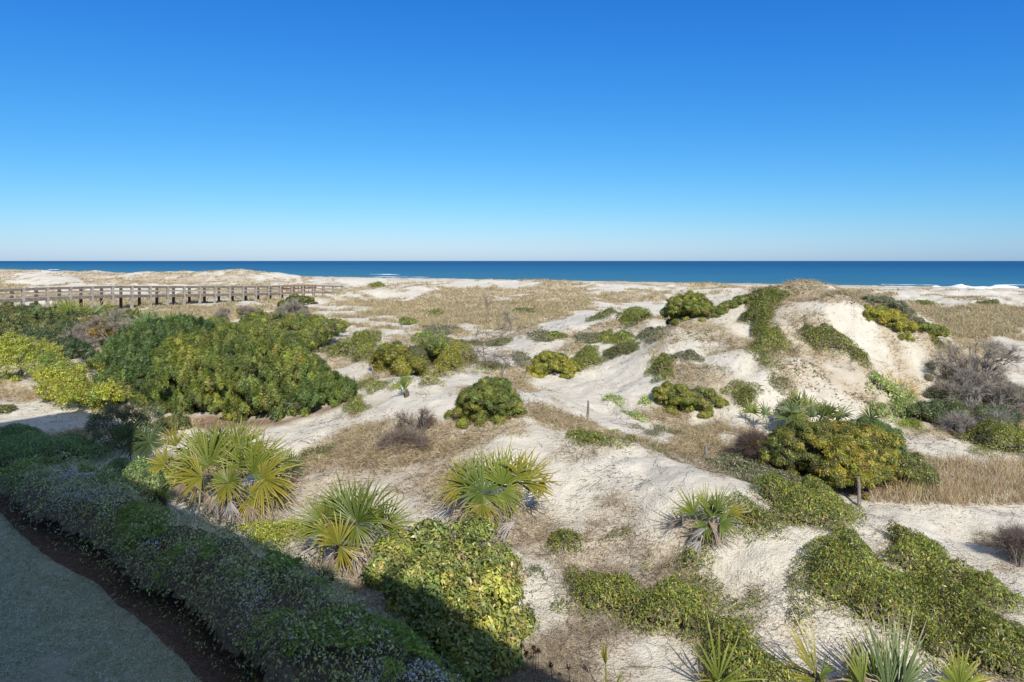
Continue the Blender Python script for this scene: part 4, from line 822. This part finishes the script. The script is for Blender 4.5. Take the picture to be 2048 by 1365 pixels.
patch('vine_mat', 'thin grey-green runners at the left foot of the yellow dome', 'vine mat', [(1030,735),(1028,708),(1040,712),(1060,735),(1075,752),(1050,752)], 'vine_grey', h=.25, w_=.5, sparse=.5, core=False)
shrub('vine_mound', 'dark green mound with grey bare stems at its lower side', 'vine mound', [(1345,796,826,36,28),(1385,798,830,42,28),(1415,808,828,28,18)], 'vine', leaf=.05, cover=3, clump=.14, twiggy=.9)
patch('vine_mat', 'green vine tail climbing from the grey-stemmed mound', 'vine mat', [(1325,770),(1310,745),(1285,725),(1282,705),(1310,705),(1325,722),(1340,745),(1362,765)], 'vine', h=.3, w_=.5, sparse=.3)
patch('vine_mat', 'green strip of leaves lowest in the bare sand hollow', 'vine mat', [(1240,825),(1262,830),(1292,842),(1290,848),(1262,840)], 'sea_leaf', h=.12, w_=.3, core=False)
patch('vine_mat', 'scattered round-leaved runners in the bare sand hollow', 'vine mat', [(1200,800),(1225,790),(1262,798),(1262,815),(1240,830),(1215,820)], 'sea_leaf', h=.12, w_=.3, sparse=.62, core=False)
patch('vine_mat', 'sparse runner leaves between the hollow and the grey-stemmed mound', 'vine mat', [(1275,795),(1300,798),(1308,812),(1285,812)], 'sea_leaf', h=.1, w_=.3, sparse=.6, core=False)
# on the big dune
shrub('vine_mound', 'big round bush at the left shoulder of the dune crest', 'vine mound', [(1378,615,640,44,26),(1355,628,642,30,16),(1405,625,640,26,16)], 'vine', leaf=.06, cover=3, clump=.16)
patch('vine_mound', 'small round dome left of the dune crest bush', 'vine mound', [(1250,652),(1252,636),(1268,628),(1288,634),(1293,648),(1272,654)], 'vine', h=.5, w_=.9)
patch('vine_mat', 'small dark vine streak on the pale upper slope', 'vine mat', [(1188,642),(1205,630),(1230,624),(1236,632),(1205,645)], 'oak', h=.3, w_=.7)
shrub('vine_mat', 'vine band joining the crest bush to the dune top', 'vine mat', [(1432,624,634,18,9),(1458,612,622,18,8),(1484,602,611,16,7)], 'vine', leaf=.06, cover=2.4, clump=.15)
shrub('vine_mat', 'dark cap of vines on the highest point of the dune', 'vine mat', [(1532,589,600,26,8),(1508,596,606,16,7),(1560,590,600,14,7)], 'oak', leaf=.06, cover=2.6, clump=.15)
patch('vine_mound', 'tall vertical vine curtain down the dune face', 'vine mound', [(1500,640),(1508,612),(1540,605),(1548,622),(1542,645),(1558,665),(1562,690),(1545,700),(1522,705),(1508,690),(1505,665)], 'vine', h=.5, w_=.6, edge=.35, cover=2.6)
patch('vine_mat', 'slanting green patch in the middle of the dune face', 'vine mat', [(1588,668),(1600,652),(1640,658),(1675,672),(1700,695),(1695,712),(1660,715),(1630,695)], 'vine', h=.4, w_=.6, sparse=.12)
shrub('vine_mound', 'yellow-green mound below the dune crest on the right', 'vine mound', [(1752,632,650,24,13),(1778,642,664,32,20),(1806,658,676,20,16)], 'vine_yellow', leaf=.06, cover=3, clump=.16)
patch('vine_mat', 'narrow vine band leading up from the yellow-green crest mound', 'vine mat', [(1680,612),(1700,606),(1730,616),(1750,630),(1735,640),(1710,628)], 'vine', h=.3, w_=.5, sparse=.15)
shrub('vine_mat', 'long vine ribbon down the right rim of the dune', 'vine mat', [(1742,601,608,15,5),(1768,603,612,15,6),(1794,613,624,14,8),(1816,630,642,12,9),(1834,646,658,10,8)], 'vine_grey', leaf=.06, cover=2.4, clump=.15)
shrub('vine_mound', 'dark round mound at the right end of the dune rim', 'vine mound', [(1868,666,682,24,12),(1846,656,670,14,9)], 'vine', leaf=.06, cover=2.8, clump=.15)
patch('vine_mat', 'thin vine trail under the right rim mound', 'vine mat', [(1840,670),(1870,684),(1905,705),(1895,712),(1860,690)], 'vine_grey', h=.2, w_=.5, sparse=.4)
k = 0
small = [(1050,625,28,3,'dark strip of vine far out in the dry grass'), (985,622,0,0,''), (1425,668,0,0,''), (1300,672,22,7,'olive tuft in the middle of the upper slope'), (1245,682,14,10,'narrow green tuft left of the olive one on the upper slope'), (1215,678,22,5,'thin flat tuft farthest left on the upper slope'),
 (1200,715,0,0,''), (1250,700,22,5,'flat olive tuft above the vine tail'), (1385,710,16,8,'small tuft between two bare streaks on the dune face'), (1455,745,20,9,'grey-green tuft low on the dune face'), (1525,730,20,12,'olive tuft under the vine curtain'), (1568,762,12,9,'dark tuft under the slanting patch'),
 (1590,705,12,7,'little tuft right of the vine curtain foot'), (1480,765,14,6,'low tuft at the foot of the dune face'), (1710,722,14,5,'small tuft right of the slanting patch'), (1645,628,16,3,'dark smear of vine in the crest grass'), (880,663,34,7,'long olive mat above the middle thicket'), (870,630,14,5,'dark tuft in the dry grass, centre left'),
 (818,645,14,5,'small bright tuft near the white sand bowl'), (995,690,18,6,'low olive tuft left of the two far domes'), (1070,675,20,8,'left one of two small domes above the yellow dome'), (1108,676,20,6,'right one of two small domes above the yellow dome'), (1145,730,12,5,'tuft above the ragged olive vine'), (985,735,16,6,'small mat behind the big centre dome'),
 (1175,680,16,6,'faint tuft above the sand hollow'), (755,572,14,4,'dark bush on the back dune beyond the boardwalk'), (1850,609,14,3,'bright green tuft on the back dune at the right'), (1975,608,18,4,'pale green tuft near the right edge on the back dune'), (655,700,26,9,'grey-green tuft left of the low dome'), (722,815,26,8,'small flat shrub alone on the smooth sand'),
 (760,772,46,7,'low mat along the ridge by the leaning stake'), (640,915,18,7,'bright green tuft left in the dry brush'), (1318,868,18,8,'bright green tuft on the sand tongue'), (1190,875,44,6,'olive runners on the brown ridge'), (1500,800,24,5,'tuft at the sand edge left of the palmetto-topped bush'), (930,692,14,4,'tuft behind the middle thicket')]
for (a_, b_, rx, ry, lb) in small:
    if rx == 0: continue
    an = np.linspace(0, 2*np.pi, 11)[:-1]; k += 1; q = [(a_+rx*math.cos(t_), b_+max(ry, 3)*math.sin(t_)) for t_ in an]
    patch('vine_tuft', lb, 'vine tuft', q, ['vine', 'oak', 'vine_grey', 'vine'][k % 4], h=.2, w_=.9, sparse=.0, twigs=.9, group='small vine tufts on the sand')
# right
patch('flowering_patch', 'green patch dotted with yellow flowers at the foot of the dune', 'flower patch', [(1722,765),(1745,752),(1775,758),(1802,778),(1842,792),(1835,812),(1795,812),(1760,795),(1735,788)], 'sea_leaf', h=.35, w_=.5, leaf=.06, sparse=.2)
fl = [o for o in C.objects if o.name.startswith('flowering_patch')][0]
fx = rng.random(60)*70+1765; fy = 770+(fx-1765)*.42+rng.normal(size=60)*9; X, Yv, Z = cast(fx, fy); P = np.stack([X, Yv, Z+.34], 1)
addleaf('yellow_flowers', P, unit(rng.normal(size=P.shape)*.5+[0, -.4, 1]), .08, [(.75,.42,.02), (.8,.5,.03)], None, M_LEAF, fl, .9)
patch('green_ground_mat', 'green mat below the yellow flowers', 'ground cover', [(1745,822),(1775,816),(1815,830),(1800,846),(1765,838)], 'sea_leaf', h=.3, w_=.4)
patch('lime_ground_mat', 'left of two bright lime mossy mats by the sand path', 'ground cover', [(1785,842),(1808,832),(1828,848),(1826,862),(1800,858)], 'lime_moss', h=.3, w_=.4, leaf=.04)
patch('lime_ground_mat', 'right of two bright lime mossy mats by the sand path', 'ground cover', [(1832,850),(1848,845),(1862,860),(1856,869),(1836,866)], 'lime_moss', h=.3, w_=.4, leaf=.04)
shrub('scrub_oak', 'dark tangled bush at the foot of the large bare tree', 'shrub', [(1890,830,858,44,24),(1940,838,866,54,26),(1985,838,862,40,22),(1850,826,846,30,14)], 'oak_dark', leaf=.06, cover=1.8, twiggy=2.2)
patch('vine_mound', 'yellow-green mound in front of the large bare tree', 'vine mound', [(1930,900),(1940,878),(1975,866),(2015,868),(2070,900),(2060,915),(1985,915)], 'vine', h=.55, w_=.8)
shrub('scrub_oak', 'bright green bush showing through the bare tree, left side', 'shrub', [(1905,770,800,36,22),(1880,788,805,30,14)], 'vine_grey', leaf=.06, cover=1.5, core=False, twiggy=1.5)
shrub('scrub_oak', 'low olive bush on the right edge behind the bare tree', 'shrub', [(2000,790,812,40,22),(2048,800,815,40,18)], 'vine_grey', leaf=.06, cover=1.4, twiggy=1.5)
bare('bare_tree', 'large grey leafless tree right of the dune', 'bare tree', at(1945,838), [(1950,760,830,56,48),(2000,775,835,52,42),(1900,775,830,42,38),(1955,735,820,50,34),(2025,805,840,40,36)], seed=11, depth=6, nst=14, r0=.07, dens=.5, twl=.27, hs=.29, cols=((.36,.32,.27), (.24,.20,.16), (.46,.42,.36)))
bare('bare_shrub', 'pale grey dead brush in front of the bare tree', 'bare shrub', at(1925,880), [(1920,855,880,40,22),(1960,860,880,36,20)], seed=12, depth=4, nst=8, r0=.03, dens=1.4, cols=((.36,.33,.30), (.24,.21,.19), (.45,.42,.38)))
shrub('wax_myrtle', 'big yellow-green bush with brown leaf litter under it', 'bush', [(1590,905,960,70,50),(1650,898,975,85,58),(1720,910,990,75,58),(1560,920,945,46,34),(1690,945,998,60,42),(1640,925,975,60,44),(1762,935,990,45,38),(1540,895,930,34,26)], 'wax', leaf=.05, cover=3.2, clump=.15, twiggy=.25)
shrub('wax_myrtle', 'lime-tinted lobe at the right shoulder of the big bush', 'bush', [(1760,878,950,36,26),(1730,862,945,34,20),(1775,895,955,26,18)], 'cedar_green', leaf=.05, cover=3., clump=.14)
shrub('wax_myrtle', 'olive bush trailing off right of the big bush into the brown grass', 'bush', [(1810,938,985,38,30),(1838,955,988,28,22)], 'oak', leaf=.05, cover=2.4, clump=.15)
bare('bare_shrub', 'dark leafless brush on the left side of the big bush', 'bare shrub', at(1520,945), [(1515,905,940,34,30),(1545,925,950,30,26)], seed=13, depth=5, nst=8, r0=.03, dens=1.8, cols=((.16,.11,.09), (.10,.07,.06), (.24,.19,.16)))
patch('vine_mat', 'pale green mat on the ridge in front of the big bush', 'vine mat', [(1430,928),(1470,925),(1540,940),(1600,962),(1635,985),(1600,988),(1530,975),(1470,955)], 'vine_grey', h=.2, w_=.4, sparse=.2)
patch('vine_mat', 'dense vine mat spreading right of the small spiky palmetto', 'vine mat', [(1425,1105),(1400,1075),(1425,1060),(1470,1030),(1500,1000),(1560,990),(1610,995),(1660,1025),(1715,1070),(1745,1110),(1745,1135),(1700,1110),(1650,1085),(1580,1065),(1520,1080),(1480,1100),(1450,1112)], 'vine', h=.4, w_=1.0, leaf=.05, cover=1.9)
patch('vine_mat', 'large vine mat in the bottom right corner', 'vine mat', [(1565,1195),(1590,1165),(1640,1160),(1690,1140),(1730,1115),(1800,1125),(1880,1108),(1930,1150),(1975,1195),(2030,1240),(2060,1290),(2048,1330),(1990,1325),(1900,1310),(1830,1270),(1760,1240),(1700,1235),(1640,1250),(1590,1235)], 'vine', h=.42, w_=1.0, leaf=.05, cover=1.9)
patch('vine_mat', 'largest loose vine mat at the bottom centre', 'vine mat', [(1150,1165),(1210,1150),(1280,1165),(1330,1140),(1400,1130),(1480,1160),(1545,1205),(1550,1260),(1500,1275),(1480,1320),(1400,1310),(1330,1300),(1260,1270),(1180,1240),(1130,1210)], 'vine', h=.36, w_=1.0, leaf=.05, cover=1.7, sparse=.12)
patch('vine_mat', 'small green mat in the bottom centre right of the wide-bladed fan', 'vine mat', [(1460,1340),(1480,1300),(1520,1310),(1545,1345),(1560,1400),(1470,1400)], 'vine', h=.35, w_=.4)
patch('vine_mat', 'sparse brown-green vines beside the leathery-leaved bush', 'vine mat', [(1040,1150),(1070,1110),(1130,1120),(1160,1160),(1130,1200),(1070,1200)], 'oak', h=.3, w_=.4, sparse=.42)
patch('vine_mat', 'thin sparse vine wisp on the sand below the middle palmetto', 'vine mat', [(1100,1110),(1140,1080),(1200,1068),(1225,1080),(1180,1110),(1140,1125)], 'vine', h=.2, w_=.4, sparse=.5, core=False)
patch('vine_mat', 'pale weeds under the largest palmetto clump', 'vine mat', [(455,1060),(500,1045),(580,1040),(640,1060),(620,1110),(560,1100),(500,1080)], 'lime', h=.16, w_=.4, sparse=.6, core=False)
patch('vine_mat', 'bright weeds at the left foot of the largest palmetto clump', 'vine mat', [(262,950),(290,940),(350,950),(370,975),(330,985),(285,968)], 'lime', h=.25, w_=.4, sparse=.3, core=False)
patch('vine_mat', 'small green mat at the left edge above the building shade', 'vine mat', [(-30,800),(10,795),(30,815),(10,830),(-30,835)], 'oak', h=.25, w_=.5, sparse=.2)
# leathery leaved bush
_d = float(cast(900, 1290)[1][0])
def wl_(pxx, pyy, d, rx, ry, rz): return ((pxx-CX)/FPX*d, d, CAMZ-(pyy-HY)/FPX*d, rx, ry, rz)
shrub('broadleaf_bush', 'large bush with big leathery leaves, half sunlit, at the bottom centre', 'bush', None, 'broad', leaf=.088, cover=1.05, clump=.25, stems=14, core=True, up=.5, twiggy=.6, lobes=12,
      world=[wl_(885,1225,11.4,.72,.6,.6), wl_(955,1200,11.6,.62,.6,.6), wl_(825,1180,11.9,.5,.45,.42), wl_(910,1125,12.6,.62,.5,.42), wl_(990,1130,12.7,.36,.35,.32), wl_(895,1300,10.8,.5,.5,.55), wl_(975,1275,11.2,.42,.4,.45), wl_(800,1105,13.0,.36,.3,.22), wl_(930,1340,10.6,.36,.4,.45), wl_(860,1075,13.2,.28,.25,.2), wl_(945,1062,13.3,.3,.25,.22), wl_(1022,1180,12.1,.28,.3,.3), wl_(1030,1250,11.6,.22,.25,.25), wl_(765,1150,12.6,.24,.25,.25), wl_(1000,1330,10.8,.25,.25,.3)])
# dead and dry pieces
bare('bare_shrub', 'small dark leafless bush standing up from the dry brush', 'bare shrub', at(832,885), [(822,835,880,34,26),(845,845,880,30,22)], seed=21, depth=4, nst=4, r0=.022, dens=.5, cols=((.18,.13,.11), (.12,.08,.07)), twl=.2)
bare('dry_brush', 'grey tangled dry brush at the foot of the small dark leafless bush', 'dry brush', at(800,912), [(790,892,915,60,16),(840,895,915,50,16)], seed=22, depth=4, nst=10, r0=.014, dens=2.2, cols=((.26,.21,.17), (.17,.13,.11), (.34,.29,.24)), twl=.25)
bare('bare_shrub', 'grey leafless twigs beside the round centre dome', 'bare shrub', at(945,700), [(925,712,735,30,14)], seed=23, depth=4, nst=6, r0=.02, dens=1.5)
bare('dry_brush', 'dark tangled brush at the right edge of the lower sand', 'dry brush', at(2035,1135), [(2035,1095,1130,36,30)], seed=24, depth=4, nst=9, r0=.014, dens=1.2, cols=((.18,.14,.12), (.26,.21,.18)), twl=.22)
# flower stalks at the bottom edge
for i, (sx, sy, bx, by) in enumerate([(1067,1296,1064,1345), (1077,1300,1074,1350), (1071,1303,1070,1352), (1101,1330,1104,1380), (1043,1292,1040,1340), (1052,1305,1050,1352), (1137,1335,1138,1385)]):
    g = at(bx, by); d = g.y; top = Vector(((sx-CX)/FPX*d, d, CAMZ-(sy-HY)/FPX*d)); o = thing('seed_stalk', ['left one of the two tallest dark seed heads by the leathery bush', 'right one of the two tallest dark seed heads by the leathery bush', 'lower seed head between the two tallest ones', 'stout seed stalk alone right of the tall pair', 'leftmost seed stalk, against the shaded leaves', 'low seed stalk just left of the tall pair', 'rightmost short seed stalk at the bottom edge'][i], 'seed stalk', g, 'dry seed stalks')
    mb = MB(); mb.tube([g-Vector((0, 0, .05)), (g+top)/2+Vector((.01, 0, 0)), top], .005, 5); mb.build('stalk', M_BARK, o)
    V = []; 
    a_ = np.random.default_rng(i); P = np.array(top)+a_.normal(size=(60, 3))*.016; addleaf('seed_head', P, unit(a_.normal(size=P.shape)), .03, [(.05,.03,.025), (.09,.055,.04)], None, M_LEAF, o, .6)
# ------------------------------------------------------------------ dry grass, litter twigs, tufts (nobody could count them)
def scatter_d(n, dmin, dmax, rng, tmax=.95):
    """random visible ground points, spread evenly over the picture's ground"""
    inv = rng.random(n)*(1/dmin-1/dmax)+1/dmax; d = 1/inv; t_ = (rng.random(n)*2-1)*tmax; return t_*d, d
rg = np.random.default_rng(99)
TAN = [(.44,.34,.20), (.54,.43,.27), (.33,.25,.15), (.38,.33,.16), (.60,.51,.36)]
OLV = [(.30,.28,.12), (.40,.35,.16), (.46,.38,.21)]
SHADE = gpoly([(-60,852),(230,842),(262,950),(330,1010),(500,1085),(650,1165),(1060,1345),(1060,1400),(-60,1400)])
def grass(name, label, n, dmin, dmax, Lr, wpx, per, thr, cols, bend=.35, upz=1., seed=0, mod=None, sc=1.2, rows=2, expo=1.):
    rng = np.random.default_rng(seed); X, Y = scatter_d(n, dmin, dmax, rng); Z = Hs(X, Y); dn = dry_density(X, Y, Z)+.35*fbm(X, Y, sc, 3, seed+1)
    px_, py_ = proj(X, Y, Z)
    keep = (dn > thr+.22*rng.random(len(X))) & ~((np.abs((X+50.84)*.906-(Y-71)*.423+.9) < 1.7) & (Y < 128)) & (shore_u(X, Y) < 131+3*rng.random(len(X))) & ~inpoly(X, Y, HG) & (Y+.8*X > 9.5-1.0*(X < -3))
    if mod is not None: keep &= mod(X, Y, px_, py_)
    X, Y, Z = X[keep], Y[keep], Z[keep]; X = np.repeat(X, per)+rng.normal(size=len(X)*per)*.05*sc; Y = np.repeat(Y, per)+rng.normal(size=len(Y)*per)*.05*sc
    Z = Hs(X, Y)-.02; n_ = len(X); D = rng.normal(size=(n_, 3))*[1, 1, .3]+[0, 0, upz]; L = Lr[0]+(Lr[1]-Lr[0])*rng.random(n_)**expo
    W = np.maximum(wpx*Y/683, .004)
    V, F, k = strips(np.stack([X, Y, Z], 1), D, L, W, rng, bend, rows); c = pal(n_, cols, None, .16, rng)*(1+.2*fbm(X, Y, 3, 2, seed+2))[:, None]
    o = mesh_obj(name, V, F, M_DRY, None, np.repeat(np.clip(c, .01, .8), k, 0)); return tag(o, label, 'grass', None, 'stuff')
grass('dry_grass', 'tan dune grass over the flats and back dunes', 240000, 48, 290, (.22,.6), .6, 4, .45, TAN+TAN+OLV, .3, 1.3, 1, sc=3.5)
grass('dry_grass', 'tan grass tufts over the middle dunes', 130000, 19, 60, (.1,.38), .5, 5, .36, TAN, .5, .8, 2, sc=1.6)
grass('dry_grass', 'thin dry brush and runners on the near sand', 72000, 8.5, 23, (.06,.28), .5, 9, .31, [(.30,.24,.18), (.20,.155,.12), (.14,.10,.085), (.44,.37,.28), (.28,.23,.12), (.36,.27,.2)], .9, .35, 3, sc=1.3)
grass('dry_tufts', 'wiry upright dry tufts on the near dunes', 2600, 9, 30, (.15,.48), .3, 34, .30, [(.44,.35,.24), (.26,.20,.14), (.56,.47,.33), (.18,.14,.10), (.38,.34,.18)], .4, .9, 13, sc=1.1, rows=3)
grass('dune_weeds', 'small sparse green weeds on the sand', 26000, 9, 60, (.05,.12), 1.6, 5, .50, [(.13,.15,.03), (.19,.20,.05), (.10,.115,.03)], .3, .5, 4, sc=.7, mod=lambda X, Y, p, q: fbm(X, Y, 1.4, 3, 205) > .22, rows=1)
BG = [(1740,1005),(1790,985),(1850,970),(1880,930),(1940,925),(2100,935),(2100,1010),(1950,1012),(1850,1012)]
grass('broom_sedge', 'stand of upright reddish-tan grass right of the big bush', 36000, 14, 24, (.2,.62), .6, 4, -1, [(.52,.41,.26), (.62,.50,.34), (.38,.28,.18), (.5,.36,.22), (.42,.38,.2)], .2, 2.6, 5, sc=.6, mod=lambda X, Y, p, q: inpoly(p, q, BG))
grass('dune_creepers', 'small olive creeping plants speckling the big dune and mid sand', 42000, 18, 48, (.08,.2), 1.3, 9, .30, [(.17,.19,.06), (.24,.24,.09), (.30,.26,.16), (.12,.13,.05), (.36,.30,.2)], .5, .5, 17, sc=1.2, mod=lambda X, Y, p, q: (fbm(X, Y, 1.0, 3, 305)+.5*fbm(X, Y, 4, 2, 306) > .17) & (p > 1000), rows=1)
def debris(name, label, n, dmin, dmax, L0, L1, wpx, cols, seed, thr=-.25):
    rng = np.random.default_rng(seed); X, Y = scatter_d(n, dmin, dmax, rng)
    k = (fbm(X, Y, 1.3, 3, seed) > thr+.3*rng.random(n)) & ~inpoly(X, Y, HG) & (Y+.8*X > 10); X, Y = X[k], Y[k]; n_ = len(X)
    D = rng.normal(size=(n_, 3))*[1, 1, .12]+[0, 0, .05]
    V, F, k = strips(np.stack([X, Y, Hs(X, Y)+.012], 1), D, L0+(L1-L0)*rng.random(n_)**2, np.maximum(wpx*Y/683, .004), rng, .3, 2)
    tag(mesh_obj(name, V, F, M_DRY, None, np.repeat(pal(n_, cols, None, .2, rng), k, 0)), label, 'litter', None, 'stuff')
debris('plant_litter', 'broken dark stems and bits of litter strewn over the sand', 90000, 8.5, 48, .04, .28, .55, [(.14,.11,.09), (.22,.175,.13), (.10,.08,.07), (.32,.27,.2), (.40,.33,.24)], 41, -.12)
# lawn blades and pine needles in the shade
P = rnd(LE+[(-16, 10), (-16, 26)], 90000, rg) if False else None
def flatfill(n, polyg, seed): return rnd(polyg, n, np.random.default_rng(seed))
LP = [(x, y) for x, y in LE if y > 7]; LG = LP+[(LP[-1][0]-6, LP[-1][1]-3), (-14, 8), (-24, 20)]
xy = flatfill(120000, LG, 1); k = (xy[:, 1] > 8.5) & (fbm(xy[:, 0], xy[:, 1], 1.2, 3, 61) > -.35); xy = xy[k]
V, F, k = strips(np.stack([xy[:, 0], xy[:, 1], Hs(xy[:, 0], xy[:, 1])+.01], 1), rg.normal(size=(len(xy), 3))*[1, 1, .2]+[0, 0, .7], .04+.07*rg.random(len(xy)), np.full(len(xy), .010), rg, .5, 2)
tag(mesh_obj('lawn_grass', V, F, M_DRY, None, np.repeat(pal(len(xy), [(.34,.44,.2), (.62,.66,.48), (.86,.84,.72), (.22,.31,.13)], None, .15, rg), k, 0)), 'short patchy green and straw coloured lawn grass in shade', 'grass', None, 'stuff')
MGP = [p for p in LE if p[1] > 7]+[(x+.5, y+.6) for x, y in HB if y > 7][::-1]
xy = flatfill(26000, MGP, 2); D = rg.normal(size=(len(xy), 3))*[1, 1, .12]
V, F, k = strips(np.stack([xy[:, 0], xy[:, 1], Hs(xy[:, 0], xy[:, 1])+.02+.015*rg.random(len(xy))], 1), D, .12+.12*rg.random(len(xy)), np.full(len(xy), .005), rg, .15, 2)
tag(mesh_obj('pine_needles', V, F, M_DRY, None, np.repeat(pal(len(xy), [(.28,.18,.13), (.38,.27,.20), (.17,.11,.08)], None, .2, rg), k, 0)), 'reddish-brown pine needles between the lawn and the hedge', 'mulch', None, 'stuff')
# long runners (woody vines) lying on the near sand
mb = MB(); rr = random.Random(8)
for i in range(240):
    a_ = rr.uniform(1040, 2040); b_ = rr.uniform(1030, 1360) if i % 3 else rr.uniform(880, 1050)
    if i % 5 == 0: a_ = rr.uniform(560, 1040); b_ = rr.uniform(880, 1000)
    X, Y, Z = cast(a_, b_); p = Vector((X[0], Y[0], 0)); h_ = rr.uniform(0, 6.28); pts = []
    for j in range(rr.randint(5, 13)):
        z = float(Hs(p.x, p.y)); pts.append(Vector((p.x, p.y, z+.015+.05*abs(math.sin(j*1.3+i))))); h_ += rr.gauss(0, .55); p = p+Vector((math.cos(h_), math.sin(h_), 0))*.09
    mb.tube(pts, .0022+.00014*Y[0], 4)
tag(mb.build('vine_runners', M_BARK, None), 'thin bare woody runners lying over the near sand', 'vine runners', None, 'stuff')
